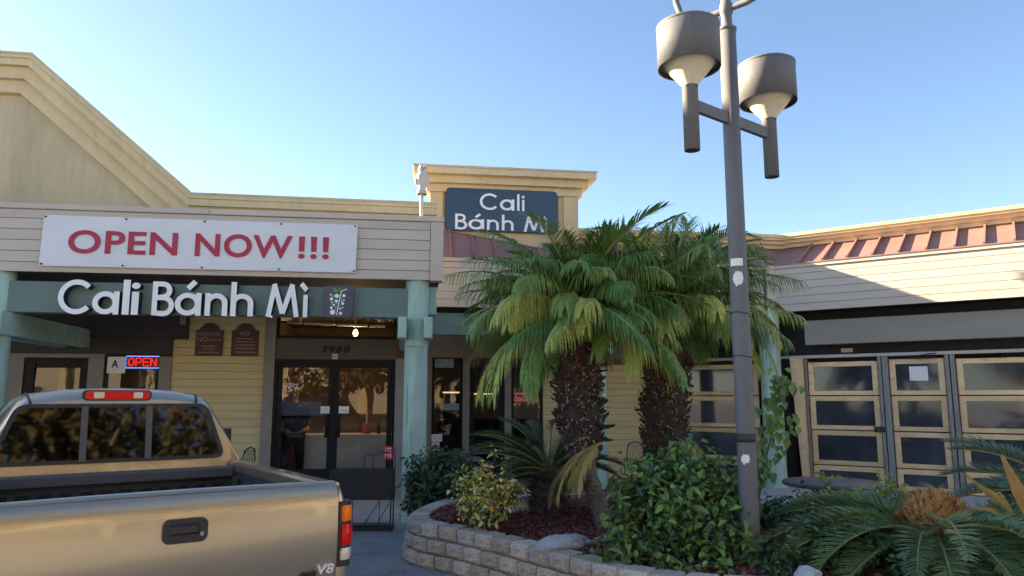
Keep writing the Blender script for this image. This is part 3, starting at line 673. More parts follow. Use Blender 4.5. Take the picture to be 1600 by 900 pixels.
card('door_notice', 'pale notice on right door with rounded emblem low right', 'notice', -1.375, -1.20, 1.480, 1.603, Y-.003, 'sticker', [('NOTICE', (.10, .78, .42, .58)), ('o', (.62, .86, .16, .40))], bold=0, ink='jamb')
DC_ = thing('door_decal', 'white script decal with overlapping letters on dark left door glass', 'decal', BL, BR)
for i, ch in enumerate('USHYSY'):
    x0 = -2.355+(i % 3)*.088; text_mb(ch, x0, x0+.078, *((1.945, 2.015) if i < 3 else (1.865, 1.952)), Y+.016-.0005*i, 0, .005).build('letter', 'sticker', DC_)
card('red_notice', 'red and white notice taped low on the right door edge', 'notice', -.565, -.415, .665, .905, Y-.03, 'notice', [('NO', (.12, .86, .58, .88)), ('PETS', (.10, .9, .16, .44))], 'sticker', bold=.02)
card('alarm_box', 'small grey box fixed on dark header beam', 'box', -4.12, -4.02, 3.01, 3.195, Y-.105, 'steelgrey', [('A', (.35, .65, .5, .8))])
NE = thing('neon_sign', 'lit red OPEN neon sign with blue border in dark window', 'neon sign', BL, BR)
box('backing', 'neonback', NE, -4.985, -4.43, Y-.006, Y-.001, 2.245, 2.472)
nb = MB(); nb.tube([(-4.44, Y-.03, 2.462), (-4.972, Y-.03, 2.462), (-4.972, Y-.03, 2.262), (-4.44, Y-.03, 2.262)], .0095, 6); nb.build('blue_border', 'neonblue', NE)
def neon(ch, x0, x1, z0, z1):
    w_, h_ = x1-x0, z1-z0; mx = (x0+x1)/2
    G = {'O': [[(mx+w_*.5*math.cos(a*.524), z0+h_*.5+h_*.5*math.sin(a*.524)) for a in range(13)]],
         'P': [[(x0, z0), (x0, z1), (x0+w_*.7, z1), (x1, z1-h_*.15), (x1, z1-h_*.4), (x0+w_*.7, z1-h_*.55), (x0, z1-h_*.55)]],
         'E': [[(x1, z1), (x0, z1), (x0, z0), (x1, z0)], [(x0, z0+h_*.5), (x1-.01, z0+h_*.5)]],
         'N': [[(x0, z0), (x0, z1)], [(x0, z1), (x1, z0)], [(x1, z0), (x1, z1)]]}[ch]
    b = MB()
    for g_ in G: b.tube([(p[0], Y-.03, p[1]) for p in g_], .0105, 6)
    return b
for i, ch in enumerate('OPEN'): neon(ch, -4.935+i*.121, -4.935+i*.121+.088, 2.298, 2.428).build('letter', 'neonred', NE)
card('window_poster', 'blue printed poster across the top of narrow window', 'poster', .40, .80, 2.40, 2.585, Y2-.004, 'postgrey')
card('paper_sign', 'white paper sign with two lines of print low in window', 'notice', .352, .575, .835, .985, Y2-.006, 'sticker', [('PLEASE PAY', (.1, .9, .60, .76)), ('FIRST HERE', (.1, .9, .26, .42))], bold=0)
card('paper_sign', 'small pale sign with dark blue square below two line sign', 'notice', .355, .52, .63, .825, Y2-.006, 'countertop', [('P', (.3, .75, .22, .72))], bold=.05)
card('glass_sticker', 'pale blue picture sticker at middle of narrow window', 'sticker', .60, .93, 1.49, 1.63, Y2+.026, 'postgrey')
CC = thing('cola_sign', 'red soft drink sign with white script in dark window', 'sign', BL, BR)
box('panel', 'colared', CC, 2.12, 2.55, Y2+.008, Y2+.028, 1.64, 1.885)
text_mb('Coca-Cola', 2.135, 2.44, 1.685, 1.80, Y2+.006, 0, .012, .35).build('lettering', 'sticker', CC)
box('bar', 'sticker', CC, 2.13, 2.42, Y2+.004, Y2+.0075, 1.835, 1.85); box('stripe', 'sticker', CC, 2.475, 2.49, Y2+.004, Y2+.0075, 1.70, 1.80)
card('paper_sheet', 'blank white paper sheet taped on top bay door screen', 'notice', 2.245, 2.555, 2.075, 2.345, .627, 'sticker', loc=(WL, WR))
card('post_sign', 'small black sign with pale print on grey door post', 'sign', 1.575, 1.765, 1.10, 1.205, .54, 'black', [('PUSH TO', (.12, .88, .56, .78)), ('OPEN', (.22, .78, .18, .40))], 'plaqueink', loc=(WL, WR), bold=0)
card('tan_label', 'small tan label in black gap over bay doors', 'label', 1.06, 1.275, 2.655, 2.735, .615, 'wood', loc=(WL, WR))
PB = thing('ceiling_bulb', 'bare lit warm bulb hanging inside behind entrance transom', 'light', BL, BR)
lb_ = MB(); lb_.lathe([(.002, -.06), (.035, -.045), (.048, 0), (.03, .045), (.018, .07)], 12, (-1.19, 3.6, 2.985)); lb_.build('bulb', 'bulb', PB)
lb_ = MB(); lb_.tube([(-1.19, 3.6, 3.055), (-1.19, 3.6, 3.395)], .008, 6); lb_.build('cord', 'trim', PB)
pl = bpy.data.lights.new('bulb_light', 'POINT'); pl.energy = 8; pl.color = (1, .62, .3); pl.shadow_soft_size = .05
po = bpy.data.objects.new('bulb_light', pl); COL.objects.link(po); po.location = bw(-1.19, 3.45, 2.9)
# things on the counter
RP = thing('flower_pot', 'red pot with white stick standing on shop counter', 'pot', bw(-.93, 3.55, 1.085))
b = MB(); b.lathe([(0, 0), (.07, 0), (.085, .17), (.09, .19), (.075, .185), (.07, .15), (0, .15)], 16); b.build('pot', 'redpot', RP)
b = MB(); b.tube([(0, 0, .14), (.01, 0, .40)], .013, 6); b.build('stick', 'sticker', RP)
BT = tag(None or (lambda b: (b.lathe([(0, 0), (.035, 0), (.037, .12), (.014, .19), (.014, .25), (0, .25)], 12), b.build('bottle', 'black', None, bw(-.70, 3.55, 1.085)))[1])(MB()), 'dark sauce bottle on the counter right of red pot', 'bottle')
JR = tag((lambda b: (b.lathe([(0, 0), (.05, 0), (.055, .13), (.045, .15), (0, .15)], 12), b.build('jar', 'countertop', None, bw(-1.66, 3.5, 1.085)))[1])(MB()), 'small pale jar on the counter behind left door', 'jar')

# ------------------------------------------------------------------ owl decoys
def owl(label, loc, post):
    O = thing('owl_decoy', label, 'owl decoy', loc, R(20)); O.scale = (.82, .82, .82)
    b = MB(); b.lathe([(.085, 0), (.098, .0), (.078, .10), (.072, .15), (.095, .22), (.118, .30), (.112, .36), (.075, .41), (.062, .43)], 18)
    b.build('body', 'owl', O)
    b = MB(); b.lathe([(.055, .40), (.072, .43), (.078, .48), (.070, .52), (.045, .55), (.002, .56)], 16)
    for s in (-1, 1): b.tube([(s*.045, -.01, .53), (s*.055, -.015, .575)], [.018, .003], 6)
    b.build('head', 'owl', O)
    e = MB()
    for s in (-1, 1): e.lathe([(.001, .02), (.012, .012), (.016, 0), (.012, -.012), (.001, -.02)], 8, (s*.030, -.066, .495))
    e.lathe([(.001, .015), (.012, 0), (.001, -.03)], 6, (0, -.078, .465)); e.build('eyes_and_beak', 'owldark', O)
    e = MB(); e.lathe([(.0, .002), (.082, .003)], 16); e.build('base_hole', 'owldark', O)
    for s in (-1, 1):
        w_ = MB(); w_.tube([(s*.10, -.01, .35), (s*.115, .0, .26), (s*.09, .02, .15)], [.02, .032, .008], 8); w_.build('wing', 'owl', O)
    if post:
        p = MB(); p.tube([(0, 0, -.46), (0, 0, .05)], .034, 10); p.build('post', 'owl', O)
owl('white owl decoy on short white post at the fascia corner', (-1.372, 10.86, 4.81), True)
owl('white owl decoy perched on the gable top far left', tuple(bw(-7.08, 2.35, 7.26)), False)
# ------------------------------------------------------------------ pickup truck (local y forward, x to its right)
TL = (-1.728, 3.928, 0); TR = R(36)
T = thing('pickup_truck', 'silver beige pickup truck seen from behind, tailgate closed and bed empty', 'pickup truck', TL, TR)
LZ = [(.42, .90), (.50, .925), (.62, .945), (.80, .965), (.95, .968), (1.08, .950), (1.17, .925), (1.225, .905), (1.245, .88)]
def side(sx, y0, y1, zs_, name, m, gap=None):
    b = MB(); n = 0; ring_ = []
    for z, xo in zs_:
        row = [(.868, y0+.012, z), (.875, y0, z), (xo-.035, y0, z), (xo-.010, y0+.010, z), (xo, y0+.04, z)]+[(xo, y0+(y1-y0)*k/6, z) for k in range(1, 7)]
        ring_.append([(sx*x, y, zz) for x, y, zz in row])
    vs = [p for r_ in ring_ for p in r_]; k = len(ring_[0])
    fs = [(i*k+j, i*k+j+1, (i+1)*k+j+1, (i+1)*k+j) for i in range(len(ring_)-1) for j in range(k-1)]
    if sx < 0: fs = [f[::-1] for f in fs]
    b.add(vs, fs, 0, True); return b.build(name, m, T)
for s in (1, -1): side(s, 0, 1.93, LZ, 'bed_side', 'paint')
# rail caps, inner walls, floor, bulkhead with rows of liner pockets
for s in (1, -1):
    rc = MB(); P = []
    for y in (0, .3, .8, 1.4, 1.93):
        P += [(s*.885, y, 1.243), (s*.875, y, 1.262), (s*.80, y, 1.262), (s*.785, y, 1.245), (s*.785, y, 1.19)]
    f = [(i*5+j, i*5+j+1, (i+1)*5+j+1, (i+1)*5+j) for i in range(4) for j in range(4)]
    rc.add(P, f if s < 0 else [q[::-1] for q in f], 0, False)
    rc.add(P[:5], [(0, 1, 2, 3, 4)]); rc.build('bed_rail', 'paint', T)
    iw = MB(); iw.box(s*.80-.015, s*.80+.015, .05, 1.90, .72, 1.19)
    for y in (.28, .62, .96, 1.30, 1.64): iw.cbox(min(s*.755, s*.785), max(s*.755, s*.785), y, y+.12, .74, 1.15, .01)
    iw.build('bed_wall', 'liner', T)
fl = MB(); fl.box(-.8, .8, .03, 1.92, .66, .70)
for i in range(11): fl.box(-.72+i*.14, -.66+i*.14, .06, 1.88, .70, .718)
fl.build('bed_floor', 'liner', T)
bk = MB(); bk.box(-.80, .80, 1.86, 1.92, .70, 1.16)
BK = bk.build('bulkhead', 'liner', T)
for i in range(12): box('liner_pocket', 'void', BK, -.74+i*.126, -.665+i*.126, 1.845, 1.862, 1.03, 1.10)
bkc = MB(); bkc.cbox(-.785, .785, 1.80, 1.93, 1.145, 1.225, .012); bkc.build('bulkhead_rail', 'railcap', T)
# tailgate: crowned skin, rolled over at the top
tg = MB(); prof = [(.055, 1.258), (.03, 1.266), (.002, 1.261), (-.020, 1.245), (-.036, 1.216), (-.046, 1.178), (-.052, 1.13), (-.055, 1.0), (-.050, .85), (-.026, .735), (-.022, .70), (-.030, .67), (-.022, .60), (0, .56)]
nx = 24; vs = []
for y, z in prof:
    for i in range(nx+1):
        x = -.858+1.716*i/nx; c = 1-(x/.858)**2
        vs.append((x, y-.010*c, z+.006*c*(z > 1.2)))
k = nx+1
tg.add(vs, [(i*k+j, (i+1)*k+j, (i+1)*k+j+1, i*k+j+1) for i in range(len(prof)-1) for j in range(nx)], 0, True)
tg.box(-.85, .85, .03, .06, .60, 1.25, 0)
TG = tg.build('tailgate', 'paint', T)
tc_ = MB(); vs = []
for y, z in ((.075, 1.235), (.07, 1.262), (.03, 1.2715), (.002, 1.267), (-.012, 1.252)):
    for i in range(nx+1):
        x = -.856+1.712*i/nx; c = 1-(x/.858)**2; vs.append((x, y-.010*c, z+.0085*c))
tc_.add(vs, [(i*k+j, (i+1)*k+j, (i+1)*k+j+1, i*k+j+1) for i in range(4) for j in range(nx)], 0, True); tc_.build('tailgate_cap', 'paint', TG)
hm = MB(); hm.prism(rrect(-.078, .138, 1.022, 1.142, .035), -.080, -.03); 
hob = hm.build('handle', 'trim', TG)
hm = MB(); hm.cbox(-.055, .095, -.096, -.078, 1.062, 1.118, .012); hm.build('handle_paddle', 'trim', TG)
hm = MB(); hm.prism([(.108+.011*math.cos(a*.628), 1.062+.011*math.sin(a*.628)) for a in range(10)], -.086, -.078); hm.build('lock', 'steelgrey', TG)
b = text_mb('V8', .742, .838, .772, .822, -.070, .03, .015, .2); b.build('badge', 'silver', TG)
b = text_mb('iFORCE', .655, .738, .766, .788, -.066, .02, .02, .1); b.build('small_badge', 'trim', TG)
# tail lights
def lens(sx, z0, z1, x0, bul, m, name, parent):
    b = MB(); rows_ = 5; vs = []
    for i in range(rows_):
        f = i/(rows_-1); z = z0+(z1-z0)*f; e = bul*math.sin(math.pi*(.12+.76*f))
        xo = .962
        for x, y in ((x0, -.006-e*.5), (xo-.06, -.016-e), (xo-.025, -.012-e), (xo+.004+e*.6, .010), (xo+.012+e*.8, .05), (xo+.004, .13)): vs.append((sx*x, y, z))
    fs = [(i*6+j, i*6+j+1, (i+1)*6+j+1, (i+1)*6+j) for i in range(rows_-1) for j in range(5)]
    if sx < 0: fs = [q[::-1] for q in fs]
    b.add(vs, fs, 0, True)
    for r0, rv in ((0, False), (rows_-1, True)):
        b.add(vs[r0*6:r0*6+6], [tuple(range(6))])
    return b.build(name, m, parent)
for s in (1, -1):
    tl_ = lens(s, .785, 1.150, .878, .001, 'trim', 'tail_light', T)
    lens(s, 1.038, 1.128, .893, .014, 'amber', 'amber_lens', tl_); lens(s, .905, 1.020, .893, .022, 'redlens', 'red_lens', tl_); lens(s, .822, .888, .893, .012, 'clearlens', 'clear_lens', tl_)
bu = MB(); bu.cbox(-.98, .98, -.16, .02, .44, .56, .03); bu.build('rear_bumper', 'chrome', T)
box('number_plate', 'sticker', T, -.15, .15, -.175, -.162, .45, .555)
# cab, lofted along y
OUT = [(.90, .42), (.935, .75), (.945, 1.0), (.915, 1.20), (.880, 1.285), (.80, 1.45), (.69, 1.66), (.645, 1.735), (.57, 1.782), (.40, 1.812), (.2, 1.824), (0, 1.828)]
full = OUT+[(-x, z) for x, z in OUT[-2::-1]]
def sec(y, tilt, sc=1, drop=0): return [(x*sc, y+max(0, z-1.2)*tilt, z if z < 1.29 else 1.285+(z-1.285)*(1-drop)) for x, z in full]
cb = MB(); secs = [sec(1.985, .17, .985, .155), sec(1.995, .19, .994, .125), sec(2.05, .19, 1, .05), sec(2.14, .17, 1, .012), sec(2.26, .14), sec(2.9, .0), sec(3.30, -.10), sec(3.55, -.55, .98, .06)]
k = len(full); vs = [p for s_ in secs for p in s_]
cb.add(vs, [(i*k+j, i*k+j+1, (i+1)*k+j+1, (i+1)*k+j) for i in range(len(secs)-1) for j in range(k-1)], 0, True)
cb.add(vs[:k], [tuple(range(k))[::-1]], 0); cb.add(vs[-k:], [tuple(range(k))], 0)
CB = cb.build('cab', 'paint', T)
def rear(x, z, off=0): return (x, 1.985+max(0, z-1.2)*.17-off, z)
# rear window: black surround, three panes, two dividers
def wout(i_, top, bot, xb, xt, r):
    P = []
    C_ = [(xt, top), (-xt, top), (-xb, bot), (xb, bot)]
    for a in range(4):
        p, q, s_ = Vector(C_[a-1]), Vector(C_[a]), Vector(C_[(a+1) % 4])
        d0 = (p-q).normalized(); d1 = (s_-q).normalized()
        for t in range(5):
            f = t/4; P.append(((q+d0*r*(1-f)+d1*r*f)*.0+(q+d0*r*(1-f)**2+d1*r*f**2)))
    return [(v.x-.015, v.y) for v in P]
rw = MB(); o1 = wout(0, 1.708, 1.283, .785, .640, .085)
vs = [rear(x, z, .006) for x, z in o1]+[rear(x, z, -.02) for x, z in o1]; n = len(o1)
rw.add(vs, [tuple(range(n))]); rw.add(vs, [(i, i+n, (i+1) % n+n, (i+1) % n) for i in range(n)])
RW = rw.build('rear_window', 'trim', CB)
gl = MB()
o2 = wout(0, 1.682, 1.312, .745, .612, .068)
def clip(o, x0, x1):
    P = []
    for lim, sgn in ((x0, 1), (x1, -1)):
        P = []
        for i in range(len(o)):
            a, c = o[i], o[(i+1) % len(o)]; ia = (a[0]-lim)*sgn >= 0; ic = (c[0]-lim)*sgn >= 0
            if ia: P.append(a)
            if ia != ic: t = (lim-a[0])/(c[0]-a[0]); P.append((lim, a[1]+(c[1]-a[1])*t))
        o = P
    return o
for x0, x1 in ((-1, -.245), (-.215, .185), (.215, 1)):
    o = clip(o2, x0, x1); gl.add([rear(x, z, .011) for x, z in o], [tuple(range(len(o)))])
gl.build('rear_pane', 'darkglass', CB)
for x in (-.23, .20):
    dv = MB(); dv.add([rear(x-.022, 1.30, .016), rear(x+.022, 1.30, .016), rear(x+.022, 1.69, .016), rear(x-.022, 1.69, .016)], [(0, 1, 2, 3)])
    dv.build('window_divider', 'railcap', CB)
for s in (1, -1):
    gs = MB(); gs.tube([(s*.555-.015, 2.085, 1.718), (s*.565-.015, 2.12, 1.745), (s*.575-.015, 2.20, 1.773), (s*.57-.015, 2.5, 1.784)], .009, 6); gs.build('roof_seam', 'trim', CB)
bl = MB(); bl.prism(rrect(-.235, .20, 1.738, 1.802, .028), 2.075, 2.24); BLt = bl.build('brake_light', 'redlens', CB)
for x0, x1 in ((-.18, -.11), (.085, .15)):
    b = MB(); b.prism(rrect(x0, x1, 1.748, 1.793, .012), 2.069, 2.077); b.build('pale_lens', 'clearlens', BLt) if False else b.build('cargo_lens', 'clearlens', CB)
bc = MB(); bc.prism(rrect(-.25, .215, 1.730, 1.809, .034), 2.085, 2.24); bc.build('brake_light_rim', 'trim', CB)
for s in (1, -1):
    sw = MB(); P = [(s*.885, 2.32, 1.30), (s*.885, 3.30, 1.30), (s*.72, 3.18, 1.66), (s*.70, 2.42, 1.70)]
    P = [(x+s*.008, y, z) for x, y, z in P]; sw.add(P, [(0, 1, 2, 3)]); sw.build('side_window', 'darkglass', CB)
    dl = MB(); dl.tube([(s*.949, 2.2, .5), (s*.953, 2.2, 1.0), (s*.922, 2.22, 1.2)], .006, 4); dl.build('door_seam', 'trim', CB)
    mr_ = MB(); mr_.cbox(min(s*.93, s*1.14), max(s*.93, s*1.14), 3.2, 3.3, 1.28, 1.46, .02); mr_.build('mirror', 'trim', T)
ws = MB(); ws.add([(-.80, 3.512, 1.30), (.80, 3.512, 1.30), (.61, 3.318, 1.665), (-.61, 3.318, 1.665)], [(0, 1, 2, 3)]); ws.build('windshield', 'darkglass', CB)
wt = MB(); wt.add([(-.84, 3.508, 1.285), (.84, 3.508, 1.285), (.64, 3.308, 1.68), (-.64, 3.308, 1.68)], [(0, 1, 2, 3)]); wt.build('windshield_rim', 'trim', CB)
ho = MB(); hs_ = [[(x, y, z) for x, z in ((.92, .45), (.95, .8), (.92, 1.05), (.80, zt-.03), (.4, zt), (0, zt+.01), (-.4, zt), (-.80, zt-.03), (-.92, 1.05), (-.95, .8), (-.92, .45))] for y, zt in ((3.45, 1.25), (4.2, 1.21), (5.0, 1.13), (5.15, 1.0))]
vs = [p for h in hs_ for p in h]; ho.add(vs, [(i*11+j, i*11+j+1, (i+1)*11+j+1, (i+1)*11+j) for i in range(3) for j in range(10)], 0, True); ho.add(vs[-11:], [tuple(range(11))])
ho.build('hood', 'paint', T)
for s in (1, -1):
    for y in (.98, 4.3):
        w_ = MB(); w_.xf = lambda x, y_, z, s=s, y=y: (s*.80+z, y+x, .37+y_)
        w_.lathe([(.22, -.11), (.34, -.12), (.37, -.08), (.37, .08), (.34, .12), (.22, .11)], 24); wo = w_.build('wheel', 'rubber', T)
        w_ = MB(); w_.xf = lambda x, y_, z, s=s, y=y: (s*.80+z, y+x, .37+y_)
        w_.lathe([(.002, -.09), (.22, -.10), (.22, .10), (.002, .09)], 18); w_.build('rim', 'chrome', wo)

# ------------------------------------------------------------------ lamp post
LP = thing('lamp_post', 'tall grey lamp post with two drum shaped lamps and curved upper arms', 'lamp post', (1.965, 6.3, 0))
b = MB(); b.lathe([(.078, .2), (.077, 1.5), (.076, 3), (.075, 5.08), (.0, 5.08)], 28); b.build('pole', 'pole', LP)
b = MB(); b.lathe([(.0, 5.06), (.083, 5.06), (.083, 5.085), (.048, 5.09), (.046, 5.22), (.058, 5.23), (.058, 5.32), (.046, 5.33), (.045, 6.1), (0, 6.1)], 20); b.build('pole_top', 'pole', LP)
b = MB(); b.lathe([(.0795, 1.385), (.081, 1.385), (.081, 1.455), (.0795, 1.455)], 28); b.build('pole_band', 'lampdark', LP)
b = MB(); n = 6; P = []
for i in range(n+1):
    t = R(225+i*60/n); P += [(.0805*math.cos(t), .0805*math.sin(t), .74), (.0805*math.cos(t), .0805*math.sin(t), .98)]
b.add(P, [(2*i, 2*i+2, 2*i+3, 2*i+1) for i in range(n)]); b.build('access_plate', 'pole', LP)
for z in (2.47, 2.10):
    b = MB(); b.tube([(.079*math.cos(a*.35), .079*math.sin(a*.35), z+.008*math.sin(a*.7)) for a in range(19)], .004, 4); b.build('wire_tie', 'lampdark', LP)
def lampset(dx, dy):
    D = (dx, dy)
    b = MB(); b.lathe([(.0, 3.80), (.066, 3.80), (.066, 4.365), (.07, 4.37)], 20, (dx, dy, 0)); st = b.build('stem', 'pole', LP)
    b = MB(); b.lathe([(.0, 3.798), (.060, 3.799)], 20, (dx, dy, 0)); b.build('stem_opening', 'lampdark', st)
    b = MB(); b.lathe([(.070, 4.365), (.072, 4.38), (.229, 4.574)], 32, (dx, dy, 0)); b.build('cone', 'lampcone', LP)
    b = MB(); b.lathe([(.228, 4.575), (.256, 4.575), (.256, 4.530), (.2645, 4.528), (.2645, 4.905), (.255, 4.915), (.0, 4.92)], 40, (dx, dy, 0)); sh_ = b.build('drum_shade', 'pole', LP)
    b = MB(); b.lathe([(.2555, 4.574), (.2555, 4.533)], 32, (dx, dy, 0)); b.build('shade_lining', 'lampdark', sh_)
    b = MB(); b.tube([(dx-.02, dy-.2645, 4.535), (dx-.02, dy-.2645, 4.90)], .0025, 4); b.build('seam', 'pole', sh_)
    b = MB(); b.lathe([(.2645, 4.885), (.268, 4.888), (.268, 4.906), (.262, 4.908)], 40, (dx, dy, 0)); b.build('shade_rim', 'pole', sh_)
    b = MB(); b.tube([(dx, dy-.073, 4.385), (dx, dy-.226, 4.570)], .003, 4); b.build('cone_seam', 'lampcone', LP)
    for a in (-2.2, -.9):
        b = MB(); b.lathe([(.0, .006), (.008, .005), (.009, 0), (.008, -.005), (0, -.006)], 8, (dx+.068*math.cos(a), dy+.068*math.sin(a), 4.345)); b.build('screw', 'lampdark', st)
lampset(-.455, -.375); lampset(.475, .375)
v = Vector((.475, .375, 0)).normalized(); nrm = Vector((-v.y, v.x, 0))
for s, e in ((-1, .53), (1, .55)):
    b = MB(); p0 = v*(s*.06); p1 = v*(s*e); P = []
    for q in (p0, p1):
        for a, c in ((-.022, -.05), (.022, -.05), (.022, .05), (-.022, .05)): P.append((q.x+nrm.x*a, q.y+nrm.y*a, 4.215+c))
    b.add(P, [(0, 1, 2, 3), (7, 6, 5, 4), (0, 4, 5, 1), (1, 5, 6, 2), (2, 6, 7, 3), (3, 7, 4, 0)]); b.build('arm', 'pole', LP)
ua = Vector((-.62, .62, 0)).normalized()
for s in (1, -1):
    P = [ua*(s*.03)+Vector((0, 0, 5.275)), ua*(s*.2)+Vector((0, 0, 5.27)), ua*(s*.36)+Vector((0, 0, 5.30)), ua*(s*.47)+Vector((0, 0, 5.39)), ua*(s*.52)+Vector((0, 0, 5.55)), ua*(s*.53)+Vector((0, 0, 5.75))]
    b = MB(); b.tube(P, .031, 12); b.build('curved_arm', 'pole', LP)
    q = ua*(s*.53)
    b = MB(); b.lathe([(.066, 5.7), (.066, 5.9), (.225, 6.07), (.264, 6.05), (.264, 6.5), (0, 6.51)], 24, (q.x, q.y, 0)); b.build('upper_shade', 'pole', LP)
def patch(z0, z1, a0, a1, rough, name, label):
    b = MB(); n = 10; r = .0815; P = []; rr = random.Random(3)
    for i in range(n+1):
        t = a0+(a1-a0)*i/n; f = i/n
        lo, hi = (z0, z1) if not rough else (z0+(z1-z0)*(.5-.5*math.sqrt(max(0, 1-(2*f-1)**2)))+rr.uniform(-.012, .012), z1-(z1-z0)*(.5-.5*math.sqrt(max(0, 1-(2*f-1)**2)))+rr.uniform(-.012, .012))
        P += [(r*math.cos(R(t)), r*math.sin(R(t)), lo), (r*math.cos(R(t)), r*math.sin(R(t)), hi)]
    b.add(P, [(2*i, 2*i+2, 2*i+3, 2*i+1) for i in range(n)])
    o = b.build(name, 'sticker', None, LP.location); tag(o, label, 'sticker')
patch(2.875, 2.94, 205, 283, False, 'sticker', 'narrow white tape strip stuck on lamp post at fascia height')
patch(2.70, 2.83, 218, 282, True, 'sticker', 'torn round white sticker just under tape strip on lamp post')
patch(1.21, 1.29, 218, 270, True, 'sticker', 'small torn white sticker low on lamp post above sago fronds')

# ------------------------------------------------------------------ planter wall and bed
ctrl = [(-.45, 10.6), (-.86, 10.15), (-1.10, 9.45), (-1.19, 8.85), (-1.15, 8.40), (-.96, 8.07), (-.62, 7.76), (-.25, 7.35), (.10, 6.90), (.45, 6.43), (.75, 6.05), (1.12, 5.75), (1.6, 5.56), (2.2, 5.48), (3.2, 5.3), (4.3, 4.9), (5.4, 4.6)]
def catmull(c, n=24):
    P = []
    for i in range(len(c)-1):
        p0, p1, p2, p3 = [Vector(c[max(0, min(len(c)-1, i+k))]) for k in (-1, 0, 1, 2)]
        for j in range(n):
            t = j/n; P.append(.5*((2*p1)+(-p0+p2)*t+(2*p0-5*p1+4*p2-p3)*t*t+(-p0+3*p1-3*p2+p3)*t**3))
    P.append(Vector(c[-1])); return P
cv = catmull(ctrl); sl_ = [0]
for i in range(1, len(cv)): sl_.append(sl_[-1]+(cv[i]-cv[i-1]).length)
def at(s):
    s = max(0, min(sl_[-1]-1e-4, s)); i = 1
    while sl_[i] < s: i += 1
    f = (s-sl_[i-1])/(sl_[i]-sl_[i-1]); p = cv[i-1].lerp(cv[i], f); return p
PW = thing('planter_wall', 'curved low planter wall of tan split face concrete blocks', 'planter wall', (0, 0, 0))
bmesh_v = []
for k in range(9):
    rr = random.Random(k); b = MB(); L, H, D = .266, .139, .20; nx, nz = 6, 4; V_ = []
    for j in range(nz+1):
        for i in range(nx+1):
            u = i/nx; w = j/nz; e = min(u, 1-u, .22)/.22; e2 = min(w, 1-w, .25)/.25
            y = -.048*(e**.7)*(.25+.75*e2**.8)+rr.uniform(-.006, .006)*(e > 0)
            V_.append(((u-.5)*L*(1 if 0 < u < 1 else 1), y, w*H+(rr.uniform(-.003, .003) if 0 < w < 1 else 0)))
    nF = len(V_)
    V_ += [(-.5*L, .06, 0), (.5*L, .06, 0), (.5*L, .06, H), (-.5*L, .06, H), (-.36*L, D, 0), (.36*L, D, 0), (.36*L, D, H), (-.36*L, D, H)]
    b.add(V_, [(j*(nx+1)+i, j*(nx+1)+i+1, (j+1)*(nx+1)+i+1, (j+1)*(nx+1)+i) for j in range(nz) for i in range(nx)])
    o = nF; tlf, trt = nz*(nx+1), nz*(nx+1)+nx
    b.add(V_, [tuple([*range(tlf, trt+1), o+2, o+3]), tuple([*range(nx, -1, -1), o, o+1]), (o+3, o+2, o+6, o+7), (o+4, o+5, o+1, o), (o+1, o+5, o+6, o+2), (o+4, o, o+3, o+7), (o+5, o+4, o+7, o+6),
                tuple([o]+[j*(nx+1) for j in range(nz+1)]+[o+3]), tuple([o+2]+[j*(nx+1)+nx for j in range(nz, -1, -1)]+[o+1])])
    tmp = b.build('block', 'block'); bmesh_v.append(tmp.data); bpy.data.objects.remove(tmp)
for c in range(3):
    s = .1+(.137 if c % 2 else 0)
    while s < sl_[-1]-.2:
        a, d = at(s-.1), at(s+.1); t = (d-a).normalized(); p = at(s); inn = Vector((-t.y, t.x)); p = p+inn*(.022*c)
        ang = math.atan2(t.y, t.x)
        part(bmesh_v[random.randrange(9)], 'block', PW, (p.x, p.y, .002+c*.1465), (0, 0, ang+random.uniform(-.02, .02)), (random.uniform(.99, 1.01), 1, 1))
        s += .278
def inset(d): 
    P = []
    for i in range(0, len(cv), 4):
        a, c = cv[max(0, i-3)], cv[min(len(cv)-1, i+3)]; t = (c-a).normalized(); P.append(cv[i]+Vector((-t.y, t.x))*d)
    return P
ed = inset(.22); back = [Vector(p) for p in ((6.2, 5.2), (5.2, 6.4), (3.9, 7.7), (3.0, 9.1), (1.4, 10.3))]
poly = ed+back
bed = MB(); cen = Vector((1.2, 7.6)); rings_ = 26; Vs = []
def bedz(x, y):
    dmin = min((Vector((x, y))-p).length for p in ed[::2]); return .385+.075*min(1, dmin*1.6)+.02*mnoise.noise((x*2.2, y*2.2, 0))
for k in range(rings_+1):
    f = k/rings_
    for p in poly:
        q = p.lerp(cen, f); Vs.append((q.x, q.y, bedz(q.x, q.y)))
n = len(poly)
bed.add(Vs, [(k*n+i, k*n+(i+1) % n, (k+1)*n+(i+1) % n, (k+1)*n+i) for k in range(rings_) for i in range(n)], 0, True)
tag(bed.build('planting_bed', 'soil'), kind='structure')
bw_ = MB(); bw_.add([(p.x, p.y, .0) for p in back[::-1]]+[(p.x, p.y, .40) for p in back[::-1]], [(i, i+1, i+6, i+5) for i in range(4)]); tag(bw_.build('bed_edge', 'concrete'), kind='structure')
def inpoly(x, y):
    c = False; j = len(poly)-1
    for i in range(len(poly)):
        a, d = poly[i], poly[j]
        if (a.y > y) != (d.y > y) and x < (d.x-a.x)*(y-a.y)/(d.y-a.y)+a.x: c = not c
        j = i
    return c
ch = MB(); rr = random.Random(11); cnt = 0
